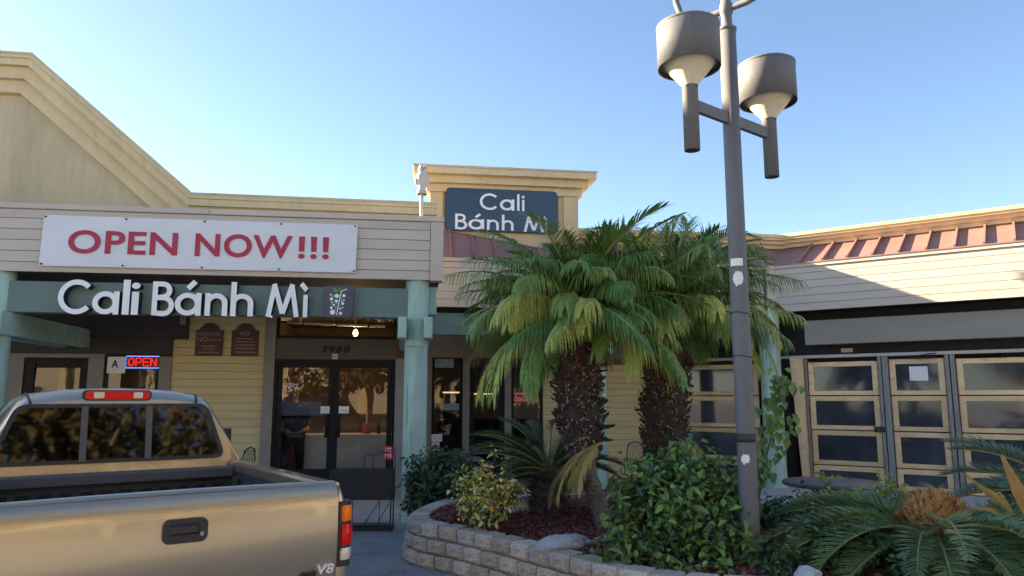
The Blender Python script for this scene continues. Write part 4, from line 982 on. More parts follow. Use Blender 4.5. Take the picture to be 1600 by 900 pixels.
while cnt < 14000:
    x, y = rr.uniform(-1.1, 3.2), rr.uniform(5.5, 9.6)
    if not inpoly(x, y): continue
    cnt += 1; l = rr.uniform(.010, .042); w = rr.uniform(.004, .013); a = rr.uniform(0, 6.28); t = rr.uniform(-.5, .5)
    z = bedz(x, y)+rr.uniform(.004, .024)
    d = Vector((math.cos(a)*math.cos(t), math.sin(a)*math.cos(t), math.sin(t)))*l; e = Vector((-math.sin(a), math.cos(a), rr.uniform(-.6, .6)))*w; c0 = Vector((x, y, z))
    ch.add([c0-d-e, c0+d-e*.6, c0+d*.9+e, c0-d+e*.7, c0+Vector((0, 0, -.012))], [(0, 1, 2, 3), (0, 4, 1)])
tag(ch.build('mulch_chips', 'chip'), kind='stuff')
def rock(label, loc, sc, rz, seed):
    b = MB(); n, m = 18, 10; V_ = []
    for j in range(m+1):
        th = math.pi*j/m
        for i in range(n):
            ph = 2*math.pi*i/n; d = Vector((math.sin(th)*math.cos(ph), math.sin(th)*math.sin(ph), math.cos(th)))
            r = 1+.28*mnoise.noise(d*1.6+Vector((seed, 0, 0)))+.10*mnoise.noise(d*4.5+Vector((seed, 5, 0)))
            V_.append((d.x*r*sc[0], d.y*r*sc[1], d.z*r*sc[2]))
    b.add(V_, [(j*n+i, j*n+(i+1) % n, (j+1)*n+(i+1) % n, (j+1)*n+i) for j in range(m) for i in range(n)], 0, False)
    o = b.build('rock', 'rock', None, loc); o.rotation_euler = (0, 0, rz); tag(o, label, 'rock')
rock('long flat blue grey rock on mulch near the planter wall edge', (.46, 6.86, .46), (.27, .13, .085), .55, 2.0)
rock('rounded blue grey boulder behind the yellow leaved shrub', (.10, 8.75, .46), (.16, .13, .095), .2, 7.0)
rock('pale rock at the planter edge below lamp post', (2.16, 5.62, .46), (.10, .08, .07), .1, 4.0)
# ------------------------------------------------------------------ plants
def frond_mb(rr, L, el0, bend, nl, ll, lw, droop, stiff=.0, twist=0.0, t0=.16, fold=.35):
    """one feather leaf along +x: returns (leaflets, rachis)"""
    lf, ra = MB(), MB(); N = 22; P = [Vector((0, 0, 0))]; D = []
    for i in range(N+1):
        t = i/N; el = el0-bend*t**1.25; d = Vector((math.cos(el), twist*t, math.sin(el))).normalized(); D.append(d)
        if i < N: P.append(P[-1]+d*(L/N))
    ra.tube(P[::2], [(.017*(1-i/11)+.004)*max(.6, L/1.5) for i in range(len(P[::2]))], 5, cap=False)
    for k in range(nl):
        t = t0+(1-t0)*k/(nl-1); i = min(N-1, int(t*N)); f = t*N-i; p = P[i].lerp(P[i+1], f); d = D[i]
        sd = d.cross(Vector((0, 0, 1))); sd = sd.normalized() if sd.length > .05 else Vector((0, 1, 0)); up = sd.cross(d)
        prof = (.45+.75*math.sin(math.pi*min(1, (t-t0)/(1-t0)*.92+.08))**.7)
        for s in (-1, 1):
            l = ll*prof*rr.uniform(.85, 1.12); q = p.copy(); dr = (sd*s*(.86-.35*t)+d*(.42+.5*t)+up*(fold+rr.uniform(-.14, .14))).normalized()
            w = lw*rr.uniform(.85, 1.1); seg = 4; L_, R_ = [], []
            for j in range(seg+1):
                g_ = j/seg; ww_ = w*(.75, 1, .85, .55, .06)[j]; sw = dr.cross(Vector((0, 0, 1)))
                sw = sw.normalized() if sw.length > .08 else d
                sw = (sw*.8+up*.35*s).normalized()
                L_.append(q+sw*ww_*.5); R_.append(q-sw*ww_*.5)
                dr = (dr+Vector((0, 0, -1))*droop*(.35+g_)*rr.uniform(.7, 1.25)*(1-stiff)).normalized(); q = q+dr*(l/seg)
            lf.add(L_+R_, [(j, j+1, seg+2+j, seg+1+j) for j in range(seg)], 0, False)
    return lf, ra
def add_frond(parent, base, az_, rr, colr, lm='frond', nm='frond', **k):
    lf, ra = frond_mb(rr, **k); o = len(lf.v)
    lf.v += ra.v; lf.f += [tuple(i+o for i in f) for f in ra.f]; lf.mi += [1]*len(ra.f); lf.sm += ra.sm
    ob = lf.build(nm, [lm, 'rachis'], parent, base); ob.rotation_euler = (rr.uniform(-.12, .12), 0, az_); ob.color = (*colr, 1)
    return ob
def mixc(a, b, t): return tuple(x+(y-x)*t for x, y in zip(a, b))
def palm(label, base, trunk, crown, seed, nf, Lr, boots_from, rboot, dry=()):
    rr = random.Random(seed); P = thing('palm_tree', label, 'palm tree', base)
    pts = [Vector(p)-Vector(base) for p in trunk]; c = Vector(crown)-Vector(base)
    tb = MB(); rad = [.105, .088, .082, .085, .09, .10, .10][:len(pts)]
    fine = []; fr = []
    for i in range(len(pts)-1):
        for k in range(7): fine.append(pts[i].lerp(pts[i+1], k/7)); fr.append((rad[i]+(rad[i+1]-rad[i])*k/7)*(1+.10*(k % 2)))
    fine.append(pts[-1]); fr.append(rad[-1]); tb.tube(fine, fr, 14); tb.build('trunk', 'trunk', P)
    # spiral rows of old leaf bases on the lower trunk
    sc = MB()
    for k in range(90):
        f = k/90*.42; a = k*2.4; i = f*(len(fine)-1); p = fine[int(i)]; r_ = fr[int(i)]
        d = Vector((math.cos(a), math.sin(a), .5)).normalized(); sd = Vector((-math.sin(a), math.cos(a), 0)); q = p+Vector((d.x, d.y, 0))*r_*.9
        sc.add([q-sd*.024, q+sd*.024, q+d*.035+sd*.012, q+d*.035-sd*.012, q+Vector((0, 0, -.03))], [(0, 1, 2, 3), (1, 0, 4)])
    tag(sc.build('leaf_scars', 'boot', P), kind='stuff')
    # shaggy mass of cut leaf stalks below the crown
    bo = MB()
    for k in range(950):
        f = boots_from+(1-boots_from)*rr.random(); i = f*(len(fine)-1); p = fine[int(i)].lerp(fine[min(len(fine)-1, int(i)+1)], i-int(i))
        a = rr.uniform(0, 6.283); g_ = (f-boots_from)/(1-boots_from); R_ = rboot*(.42+.58*min(1, g_*2.6)**.8)*(1-.25*max(0, g_-.85)/.15)*rr.uniform(.7, 1.05)
        o_ = Vector((math.cos(a), math.sin(a), 0)); st = p+o_*R_*.62+Vector((0, 0, rr.uniform(-.08, .02))); en = p+o_*R_*rr.uniform(.86, 1.02)+Vector((rr.uniform(-.03, .03), rr.uniform(-.03, .03), rr.uniform(-.05, .09))); sd = Vector((-math.sin(a), math.cos(a), rr.uniform(-.4, .4)))
        w = rr.uniform(.012, .026); tip = en+o_*rr.uniform(.005, .02)+Vector((0, 0, rr.uniform(-.03, .04)))
        mi = 2 if rr.random() < .25*g_ else 0
        bo.add([st-sd*w, st+sd*w, en+sd*w*.8, en-sd*w*.8, st+Vector((0, 0, -.03)), en+Vector((0, 0, -.022))], [(0, 1, 2, 3), (1, 4, 5, 2), (4, 0, 3, 5)], mi)
        bo.add([en+sd*w*.8, en-sd*w*.8, en+Vector((0, 0, -.022))], [(0, 1, 2)], 1 if rr.random() < .5 else mi)
        if rr.random() < .22:
            q2 = p+o_*R_*1.0+Vector((0, 0, rr.uniform(-.05, .05))); u1 = Vector((rr.gauss(0, 1), rr.gauss(0, 1), rr.gauss(0, 1))).normalized()*rr.uniform(.008, .028); u2 = Vector((rr.gauss(0, 1), rr.gauss(0, 1), rr.gauss(0, 1))).normalized()*rr.uniform(.005, .012)
            bo.add([q2-u1-u2, q2+u1-u2, q2+u1+u2, q2-u1+u2*.5], [(0, 1, 2, 3)], 1)
        if rr.random() < .30:
            e2 = en+o_*rr.uniform(.02, .06)+Vector((rr.uniform(-.02, .02), rr.uniform(-.02, .02), rr.uniform(-.09, .05))); bo.add([en-sd*.006, en+sd*.006, e2], [(0, 1, 2)], 1 if rr.random() < .6 else 2)
    for i in range(0, len(fine), 1):
        g_ = (i/(len(fine)-1)-boots_from)/(1-boots_from)
        if g_ > .02: 
            rb = rboot*(.42+.58*min(1, g_*2.6)**.8)*(1-.25*max(0, g_-.85)/.15)*.76*rr.uniform(.90, 1.06); bo.lathe([(.03, -.09), (rb, -.05), (rb, .05), (.03, .09)], 10, tuple(fine[i]), 2 if g_ > .7 else 0)
    tag(bo.build('leaf_stalk_stubs', ['boot', 'boottip', 'fibre'], P), kind='stuff')
    for k in range(nf):
        f = k/nf; az_ = k*2.39996+rr.uniform(-.2, .2); el = R(84)-R(76)*f**.80+rr.uniform(-.10, .10)
        L = Lr*rr.uniform(.72, 1.08)*(.66 if f < .16 else 1); young = f < .22
        g_ = mixc((.085, .205, .050), (.19, .29, .060), rr.random())
        if f > .62 and rr.random() < .55: g_ = mixc(g_, (.56, .55, .12), rr.uniform(.2, .75))
        a = Vector((math.cos(az_), math.sin(az_), 0))*.05
        add_frond(P, c+a+Vector((0, 0, .18-.20*f)), az_, rr, g_, L=L, el0=el, bend=R(46)+R(50)*rr.random()-(.35 if f < .12 else 0), nl=(46 if young else 40), ll=(.30 if young else .345)*Lr/1.6*rr.uniform(.85, 1.1), lw=.0185, droop=(.25 if young else rr.uniform(.8, 1.5)), twist=rr.uniform(-.45, .45), fold=(.30 if young else .35))
    return P
p1 = palm('left of the two palms, leaning trunk narrow and bare near its base', (.97, 7.66, .42), [(.97, 7.66, .40), (.90, 7.72, .62), (.80, 7.80, .95), (.73, 7.88, 1.35), (.70, 7.95, 1.80), (.72, 7.98, 2.28)], (.725, 7.98, 2.50), 3, 110, 1.52, .48, .30)
p2 = palm('right of the two palms, shaggy trunk wide to the bush', (1.74, 8.5, .42), [(1.74, 8.5, .40), (1.72, 8.5, .75), (1.72, 8.5, 1.15), (1.74, 8.5, 1.60), (1.78, 8.5, 2.05), (1.80, 8.5, 2.40)], (1.81, 8.5, 2.62), 5, 110, 1.58, .12, .315)
# dry yellow frond hanging beside the left palm
rr = random.Random(21)
for az_, L in ((2.9, .85), (3.4, .75), (2.5, .7), (3.9, .6)):
    lf, ra = frond_mb(rr, L=L, el0=R(-20), bend=R(70), nl=34, ll=.20, lw=.020, droop=.5); o = len(lf.v)
    lf.v += ra.v; lf.f += [tuple(i+o for i in f) for f in ra.f]; lf.mi += [0]*len(ra.f); lf.sm += ra.sm
    ob = lf.build('dry_frond', 'dryfrond', p1, (-.06, -.02, .88)); ob.rotation_euler = (0, 0, az_); ob['label'] = 'dry yellow frond hanging down'
for k in range(3):
    lf, ra = frond_mb(rr, L=.65, el0=R(-35), bend=R(50), nl=26, ll=.2, lw=.018, droop=.6)
    ob = lf.build('dry_frond', 'dryfrond', p2, (.12, -.2, .95)); ob.rotation_euler = (0, 0, -.9+k*.5); ob['label'] = 'dry yellow frond hanging down'

def sago(label, base, h, r, nf, L, seed, elr, cols, cone=None):
    rr = random.Random(seed); P = thing('sago_palm', label, 'sago palm', base)
    b = MB(); b.lathe([(r*.8, -.1), (r, .05), (r*1.05, h*.6), (r*.8, h), (r*.3, h+.06), (0, h+.08)], 18)
    for k in range(260):
        a = rr.uniform(0, 6.283); z = rr.uniform(0, h); d = Vector((math.cos(a), math.sin(a), .35)); q = Vector((math.cos(a)*r*.95, math.sin(a)*r*.95, z)); sd = Vector((-math.sin(a), math.cos(a), 0))*.02
        b.add([q-sd, q+sd, q+d*rr.uniform(.03, .085), q+Vector((0, 0, -.03))], [(0, 1, 2), (1, 3, 2), (3, 0, 2)], 1)
    b.build('trunk', ['boot', 'boot'], P)
    for k in range(nf):
        f = k/nf; az_ = k*2.39996+rr.uniform(-.15, .15); el = elr[0]+(elr[1]-elr[0])*f+rr.uniform(-.08, .08)
        add_frond(P, (0, 0, h+.03), az_, rr, mixc(cols[0], cols[1], rr.random()), 'sago', L=L*rr.uniform(.85, 1.1), el0=el, bend=R(38)+R(25)*rr.random(), nl=74, ll=.155*L/1.1, lw=.012, droop=.07, fold=.45, t0=.14)
    if cone:
        cz = h+.03; rc, hc_ = cone; cm = MB()
        for k in range(900):
            u = rr.random()**.8; a = rr.uniform(0, 6.283); th = u*1.62
            d = Vector((math.sin(th)*math.cos(a), math.sin(th)*math.sin(a), math.cos(th)))
            bmp = 1+.10*math.sin(a*7+u*4)+rr.uniform(-.05, .05)
            q = Vector((d.x*rc, d.y*rc, d.z*hc_))*bmp+Vector((0, 0, cz))
            n_ = Vector((d.x/rc, d.y/rc, d.z/hc_)).normalized(); up = (n_+Vector((0, 0, .9))).normalized(); sd = n_.cross(Vector((.1, .2, 1))).normalized()*rr.uniform(.010, .020)
            l = rr.uniform(.05, .10); cur = n_.cross(sd).normalized()*rr.uniform(-.02, .02)
            base_ = q-n_*.06
            cm.add([base_-sd, base_+sd, q+up*l*.5+sd*1.25+cur, q+up*l*.5-sd*1.25+cur, q+up*l+cur*2+n_*.01], [(0, 1, 2, 3), (3, 2, 4)])
        cm.lathe([(rc*.8, -.02), (rc*.95, .05), (rc*.85, hc_*.5), (rc*.5, hc_*.85), (0, hc_*.95)], 16, (0, 0, cz))
        tag(cm.build('seed_cone', 'cone', P), kind='stuff')
    return P
sago('dark sago palm behind the yellow shrub with brown stubby trunk', (.42, 8.45, .44), .46, .20, 26, .95, 8, (R(62), R(5)), ((.040, .085, .055), (.065, .115, .06)))
sago('large sago palm with round golden brown seed cone at right front', (3.42, 6.2, .42), .20, .20, 58, 1.34, 9, (R(27), R(-8)), ((.085, .165, .065), (.20, .27, .09)), (.28, .27))
sago('partly hidden sago palm with grey green fronds at far right', (4.85, 6.5, .42), .42, .18, 22, 1.15, 14, (R(48), R(4)), ((.11, .18, .12), (.19, .25, .14)))

def leaf(b, p, n_, l, w, rr, mi=0, fold=.25):
    n_ = n_.normalized(); a = n_.cross(Vector((rr.uniform(-1, 1), rr.uniform(-1, 1), rr.uniform(-1, 1))))
    if a.length < .05: return
    a.normalize(); c = n_.cross(a)
    dn = Vector((0, 0, -1))*l*.18
    b.add([p, p+a*l*.35+c*w*.5+n_*w*fold, p+a*l*.8+c*w*.32+n_*w*fold*.5+dn*.5, p+a*l+dn, p+a*l*.8-c*w*.32+n_*w*fold*.5+dn*.5, p+a*l*.35-c*w*.5+n_*w*fold], [(0, 1, 2, 3), (0, 3, 4, 5)], mi)
def shrub(name, label, cat, base, lumps, n, ls, mats, mix, seed, stems=9, lump_stem=True):
    rr = random.Random(seed); P = thing(name, label, cat, base); b = MB(); s = MB()
    tot = sum(l[3]*l[4]*l[5] for l in lumps)
    for (x, y, z, rx, ry, rz) in lumps:
        k_ = int(n*rx*ry*rz/tot)
        s.tube([(rr.uniform(-.05, .05), rr.uniform(-.05, .05), 0), (x*.6, y*.6, z*.55), (x, y, z)], [.014, .010, .005], 5)
        tw = []
        for t in range(max(5, k_//22)):
            d = Vector((rr.gauss(0, 1), rr.gauss(0, 1), rr.gauss(0, 1))).normalized(); q = Vector((x+d.x*rx*.9, y+d.y*ry*.9, z+d.z*rz*.9)); tw.append((q, d))
            s.tube([(x, y, z), (x+d.x*rx*.5, y+d.y*ry*.5, z+d.z*rz*.5+.02), q], [.006, .004, .002], 4, cap=False)
        for t in range(k_):
            q, d = tw[rr.randrange(len(tw))]; f = rr.uniform(.25, 1.08); p = Vector((x, y, z)).lerp(q, f)+Vector((rr.gauss(0, 1), rr.gauss(0, 1), rr.gauss(0, 1)))*ls*.7
            nn = (d*.6+Vector((rr.gauss(0, .6), rr.gauss(0, .6), rr.uniform(.1, 1.3))))
            u = rr.random(); mi = 0; acc = 0
            for j, m_ in enumerate(mix):
                acc += m_
                if u < acc: mi = j; break
            leaf(b, p, nn, ls*rr.uniform(.45, 1.35), ls*rr.uniform(.36, .72), rr, mi)
    s.build('stems', 'stem', P); tag(b.build('foliage', mats, P), kind='stuff')
    return P
rr = random.Random(4)
shrub('yellow_shrub', 'yellow and green variegated shrub rising from the red mulch', 'shrub', (-.28, 7.82, .42),
      [(0, 0, .28, .28, .28, .22), (-.18, -.05, .42, .18, .2, .20), (.18, .02, .40, .20, .2, .2), (.26, -.05, .30, .16, .16, .15), (-.02, .05, .50, .2, .2, .18), (.10, 0, .70, .05, .05, .16), (.24, 0, .62, .05, .05, .12), (-.2, -.1, .2, .16, .16, .14), (.05, -.18, .16, .2, .14, .12)],
      1300, .062, ['yleaf', 'yleaf2', 'gold', 'shrub'], (.36, .38, .10, .16), 2)
shrub('dark_shrub', 'dark green leafy shrub growing against the tall teal post', 'shrub', (-1.02, 10.25, .0),
      [(0, 0, .45, .42, .3, .35), (-.15, -.05, .78, .3, .25, .25), (.22, 0, .72, .34, .28, .26), (.1, 0, .96, .24, .2, .16), (-.28, -.05, .45, .22, .2, .28), (.42, 0, .42, .25, .25, .3)], 2600, .085, ['shrub', 'bush'], (.85, .15), 3)
shrub('green_bush', 'large bright green bush between palms and lamp post', 'bush', (1.40, 6.55, .42),
      [(0, 0, .35, .42, .4, .32), (-.30, -.05, .30, .3, .3, .26), (.34, -.05, .34, .3, .3, .3), (.05, 0, .62, .36, .3, .22), (-.22, .05, .56, .28, .26, .2), (.32, .1, .64, .28, .25, .2), (.50, .02, .45, .2, .25, .3), (-.42, -.1, .12, .2, .25, .16), (0, -.25, .15, .45, .2, .2), (.1, .3, .78, .3, .25, .14), (.42, -.2, .15, .25, .2, .18), (-.25, -.42, .04, .3, .2, .12), (.15, -.55, .03, .3, .2, .11), (.55, -.5, .06, .25, .2, .16), (-.62, -.2, .10, .2, .18, .16), (.15, .05, .86, .12, .12, .12), (-.30, 0, .74, .13, .12, .10)],
      3900, .084, ['bush', 'bush2', 'shrub'], (.48, .24, .28), 5)
shrub('sprig_plant', 'small upright plant with yellow green leaves beside grey table', 'plant', (3.25, 7.2, .42),
      [(-.25, 0, .48, .06, .06, .22), (-.05, 0, .36, .14, .1, .16), (.18, 0, .38, .10, .1, .14), (.38, 0, .46, .12, .1, .2), (.3, 0, .3, .2, .15, .15), (-.15, 0, .25, .15, .1, .1)], 420, .085, ['yleaf2', 'bush2', 'gold'], (.45, .4, .15), 6)
shrub('ground_plant', 'low dark leafy plant under the large sago fronds', 'plant', (2.75, 5.95, .42),
      [(0, 0, .15, .45, .2, .16), (.5, 0, .14, .4, .2, .15), (-.3, .1, .25, .25, .2, .2), (1.0, .1, .15, .4, .2, .15), (-.65, -.05, .10, .25, .15, .14), (.3, -.25, .08, .4, .15, .12), (.9, -.3, .10, .4, .2, .14), (1.4, -.2, .15, .35, .2, .16)], 2300, .075, ['shrub', 'bush'], (.75, .25), 12)
shrub('brown_shrub', 'reddish brown twiggy shrub at the right edge before bay doors', 'shrub', (5.15, 7.3, .42),
      [(0, 0, .45, .5, .3, .25), (.3, 0, .55, .4, .3, .2), (-.35, .1, .5, .25, .2, .2), (.6, 0, .35, .4, .3, .3)], 1500, .055, ['drybrown', 'yleaf2', 'stem'], (.6, .2, .2), 13)
shrub('dark_shrub', 'low dark green shrub between lamp post and grey table', 'shrub', (2.75, 7.55, .40), [(0, 0, .22, .35, .3, .25), (-.4, .1, .2, .3, .3, .22), (.4, 0, .16, .3, .25, .18), (-.7, .3, .2, .3, .3, .25)], 1700, .07, ['shrub', 'bush'], (.7, .3), 17)
# climbing vine with big heart shaped leaves
V_ = thing('climbing_vine', 'vine with large heart shaped leaves climbing beside teal corner post', 'vine', (3.0, 9.3, .0))
vp = [Vector(p) for p in ((.0, 0, 0), (.02, 0, .5), (.08, 0, .80), (.16, 0, 1.10), (.24, 0, 1.36), (.30, 0, 1.62), (.34, 0, 1.86), (.42, 0, 2.02))]
b = MB(); b.tube(vp, [.014, .012, .011, .010, .009, .008, .006, .003], 6); b.build('stem', 'stem', V_)
rr = random.Random(31); b = MB()
for k in range(115):
    f = rr.uniform(.28, 1); i = min(len(vp)-2, int(f*(len(vp)-1))); p = vp[i].lerp(vp[i+1], f*(len(vp)-1)-i)+Vector((rr.gauss(0, .095), rr.uniform(-.15, .08), rr.gauss(0, .07)))
    n_ = Vector((rr.uniform(-.5, .5), -1, rr.uniform(-.1, .7))).normalized(); l = rr.uniform(.07, .13); dn = (Vector((rr.uniform(-.5, .5), 0, -1))-n_*(Vector((0, 0, -1)).dot(n_))).normalized(); c = n_.cross(dn)
    b.add([p, p-dn*l*.15+c*l*.30, p+dn*l*.25+c*l*.46-n_*-.012, p+dn*l, p+dn*l*.25-c*l*.46-n_*-.012, p-dn*l*.15-c*l*.30], [(0, 1, 2, 3), (0, 3, 4, 5)], 0 if rr.random() < .75 else 1)
tag(b.build('foliage', ['vine', 'bush2'], V_), kind='stuff')
# dry bird of paradise leaves at the right edge
D_ = thing('dry_leaf_clump', 'clump of dry orange and brown strap leaves standing at right', 'plant', (3.98, 5.75, .42))
def strap(pts, w, m, name='leaf_blade'):
    b = MB(); P = [Vector(p) for p in pts]; n = len(P); V = []
    for i, p in enumerate(P):
        d = (P[min(n-1, i+1)]-P[max(0, i-1)]).normalized(); sd = d.cross(Vector((.25, 1, .1))).normalized(); f = i/(n-1); ww_ = w*(math.sin(math.pi*(.08+.90*f))**.6)
        V += [p-sd*ww_*.5, p+Vector((0, .02, 0)), p+sd*ww_*.5]
    b.add(V, [(i*3+j, i*3+j+1, (i+1)*3+j+1, (i+1)*3+j) for i in range(n-1) for j in (0, 1)], 0, True)
    return b.build(name, m, D_)
strap([(.06, 0, .10), (-.02, -.02, .35), (-.13, 0, .62), (-.24, 0, .90)], .11, 'dryleaf')
strap([(.30, -.2, -.1), (.20, -.2, .25), (.10, -.15, .55), (.02, -.1, .80), (-.02, -.1, .86)], .035, 'drybrown', 'stalk')
strap([(.34, -.1, .0), (.24, -.1, .3), (.20, -.1, .55), (.26, -.05, .75)], .05, 'drybrown', 'stalk')
strap([(.2, -.3, .1), (.0, -.35, .22), (-.2, -.35, .20), (-.35, -.3, .08)], .10, 'dryleaf')
strap([(.3, -.3, .25), (.1, -.35, .30), (-.1, -.4, .15), (-.15, -.4, -.1)], .09, 'drybrown')
strap([(.4, -.2, .3), (.25, -.3, .45), (.0, -.3, .48), (-.15, -.3, .38)], .07, 'drybrown')
strap([(.1, -.3, .0), (.08, -.35, .15), (.15, -.35, .3), (.28, -.3, .38)], .05, 'drybrown')
strap([(.5, -.1, .1), (.45, -.1, .5), (.5, 0, .8), (.6, .1, .95)], .08, 'drybrown')
strap([(-.05, .1, .3), (-.2, .1, .55), (-.34, .1, .66)], .05, 'dryfrond')
strap([(-.05, .1, .3), (-.28, .1, .48), (-.48, .1, .50)], .045, 'dryfrond')
strap([(.0, .1, .3), (-.30, .15, .62), (-.44, .15, .74)], .04, 'dryfrond')

# ------------------------------------------------------------------ patio furniture
def table(label, loc, r):
    P = thing('patio_table', label, 'table', loc, 0, 'round patio tables')
    b = MB(); b.lathe([(0, .755), (r-.015, .755), (r, .74), (r, .715), (r-.02, .705), (0, .705)], 36); b.build('table_top', 'tabletop', P)
    for k in range(4):
        a = k*math.pi/2+.4; c, s = math.cos(a), math.sin(a)
        b = MB(); b.tube([(c*r*.62, s*r*.62, .705), (c*.20, s*.20, .60), (c*.07, s*.07, .45), (c*.06, s*.06, .30), (c*.16, s*.16, .10), (c*.30, s*.30, .01)], .013, 6); b.build('leg', 'iron', P)
    b = MB(); b.tube([(.075*math.cos(t*.5236), .075*math.sin(t*.5236), .40) for t in range(13)], .009, 5); b.build('leg_ring', 'iron', P)
table('round black metal table beside the dark shrub', (-.98, 12.6, .01), .48)
table('round grey table before the bay doors near teal corner post', (3.82, 9.05, .01), .56)
def chair(label, loc, rz):
    P = thing('patio_chair', label, 'chair', loc, rz, 'black iron patio chairs')
    b = MB(); b.lathe([(0, .46), (.21, .46), (.22, .45), (.21, .44), (0, .44)], 16); b.build('seat', 'iron', P)
    b = MB(); b.tube([(-.2, .19, .45), (-.21, .23, .75), (-.15, .25, .90), (0, .255, .94), (.15, .25, .90), (.21, .23, .75), (.2, .19, .45)], .012, 6)
    for i in range(6): x = -.13+i*.052; b.tube([(x, .20, .46), (x, .25, .90)], .006, 4)
    b.build('backrest', 'iron', P)
    for x, y in ((-.17, -.15), (.17, -.15), (-.17, .17), (.17, .17)):
        b = MB(); b.tube([(x*.9, y*.9, .445), (x*1.15, y*1.15, .0)], .011, 6); b.build('leg', 'iron', P)
chair('black iron chair between the teal post and the right palm', (2.40, 13.7, .01), .5)
chair('black iron chair half hidden behind the right palm trunk', (2.95, 13.4, .01), -1.3)
chair('black iron chair partly hidden by pickup cab beside yellow wall', tuple(bw(-2.95, 2.05, .012)), R(-100))
RK = thing('newspaper_rack', 'black wire newspaper rack with solid box before entrance doors', 'rack', (-2.02, 10.25, .01), R(3))
b = MB(); b.cbox(-.42, .42, -.18, .18, .40, .78, .008); b.build('box', 'trim', RK)
for x, y in ((-.40, -.17), (.40, -.17), (-.40, .17), (.40, .17), (.25, -.17), (-.1, -.17)):
    b = MB(); b.tube([(x, y, .40), (x, y, 0)], .010 if abs(x) > .3 else .006, 6); b.build('leg', 'iron', RK)
b = MB()
for z in (.03, .10): b.tube([(-.4, -.17, z), (.4, -.17, z)], .008, 5)
b.box(-.42, .42, -.17, .17, .0, .03); b.tube([(.05, -.17, .08), (.25, -.17, .38)], .005, 4); b.tube([(.22, -.17, .08), (.38, -.17, .36)], .005, 4); b.build('lower_frame', 'iron', RK)
for x in (.05, .16):
    b = MB(); b.tube([(x-.02, -.12, .77), (x-.02, -.12, .96), (x+.27, -.05, 1.06), (x+.27, -.05, .78)], .008, 6); b.build('wire_handle', 'iron', RK)

# ------------------------------------------------------------------ person in dark clothes just inside the left door
PS = thing('person', 'person in dark jacket and black trousers standing inside the left door', 'person', bw(-2.20, 3.10, .03), BR+R(25))
def skin_mesh(name, m, verts, edges, radii, root=0, sub=2):
    me = bpy.data.meshes.new(name); me.from_pydata(verts, edges, []); o = bpy.data.objects.new(name, me); COL.objects.link(o)
    sk = o.modifiers.new('s', 'SKIN'); ss = o.modifiers.new('u', 'SUBSURF'); ss.levels = sub; ss.render_levels = sub
    for i, r in enumerate(radii):
        r = r if isinstance(r, tuple) else (r, r); me.skin_vertices[0].data[i].radius = r
    me.skin_vertices[0].data[root].use_root = True
    dg = bpy.context.evaluated_depsgraph_get(); nm = bpy.data.meshes.new_from_object(o.evaluated_get(dg)); bpy.data.objects.remove(o)
    nm.materials.clear(); nm.materials.append(M[m]); nm.polygons.foreach_set('use_smooth', [True]*len(nm.polygons))
    q = bpy.data.objects.new(name, nm); COL.objects.link(q); q.parent = PS; return q
k = 1.12
def S3(*p): return tuple(x*k for x in p)
hv = [S3(0, 0, .95), S3(0, .01, 1.15), S3(0, .01, 1.36), S3(0, 0, 1.48), S3(0, -.01, 1.55), S3(0, -.02, 1.64), S3(0, -.01, 1.72),
      S3(.19, 0, 1.40), S3(.25, -.03, 1.14), S3(.16, -.22, 1.05), S3(.12, -.28, 1.05), S3(-.19, 0, 1.40), S3(-.25, .02, 1.13), S3(-.27, -.05, .90), S3(-.27, -.08, .83),
      S3(.10, 0, .90), S3(.12, -.01, .50), S3(.13, .02, .09), S3(.14, -.14, .03), S3(-.10, 0, .90), S3(-.13, -.02, .50), S3(-.15, .02, .09), S3(-.17, -.14, .03)]
he = [(0, 1), (1, 2), (2, 3), (3, 4), (4, 5), (5, 6), (2, 7), (7, 8), (8, 9), (9, 10), (2, 11), (11, 12), (12, 13), (13, 14), (0, 15), (15, 16), (16, 17), (17, 18), (0, 19), (19, 20), (20, 21), (21, 22)]
hr = [(.15, .11), (.155, .11), (.17, .115), .06, .055, (.078, .095), (.07, .085), .062, .046, .034, .024, .062, .046, .034, .024, (.088, .09), .062, .042, .034, (.088, .09), .062, .042, .034]
skin_mesh('body', 'skin', hv, he, hr)
skin_mesh('jacket', 'navycloth', [hv[0], hv[1], hv[2], S3(0, .0, 1.47), hv[7], hv[8], S3(.17, -.2, 1.055), hv[11], hv[12], S3(-.268, -.045, .92)], [(0, 1), (1, 2), (2, 3), (2, 4), (4, 5), (5, 6), (2, 7), (7, 8), (8, 9)],
          [(.185, .15), (.19, .15), (.20, .15), .08, .088, .07, .055, .088, .07, .055])
skin_mesh('trousers', 'blackcloth', [hv[0], hv[15], hv[16], S3(.13, .02, .10), hv[19], hv[20], S3(-.15, .02, .10)], [(0, 1), (1, 2), (2, 3), (0, 4), (4, 5), (5, 6)], [(.16, .125), (.108, .11), .08, .06, (.108, .11), .08, .06])
skin_mesh('hair', 'hair', [S3(0, .02, 1.74), S3(0, .05, 1.66)], [(0, 1)], [(.082, .092), (.075, .06)])
f = MB()
for s in (-1, 1): f.lathe([(.001, .01), (.012, 0), (.001, -.01)], 8, S3(s*.03, -.115, 1.655))
f.tube([S3(-.02, -.112, 1.59), S3(.02, -.112, 1.59)], .005, 5); f.build('eyes_and_mouth', 'hair', PS)
f = MB(); f.tube([S3(0, -.10, 1.655), S3(0, -.135, 1.62)], [.008, .015], 6)
for s in (-1, 1): f.lathe([(.001, .03), (.014, .015), (.012, -.02), (.001, -.03)], 8, S3(s*.083, -.005, 1.645))
f.build('nose_and_ears', 'skin', PS)
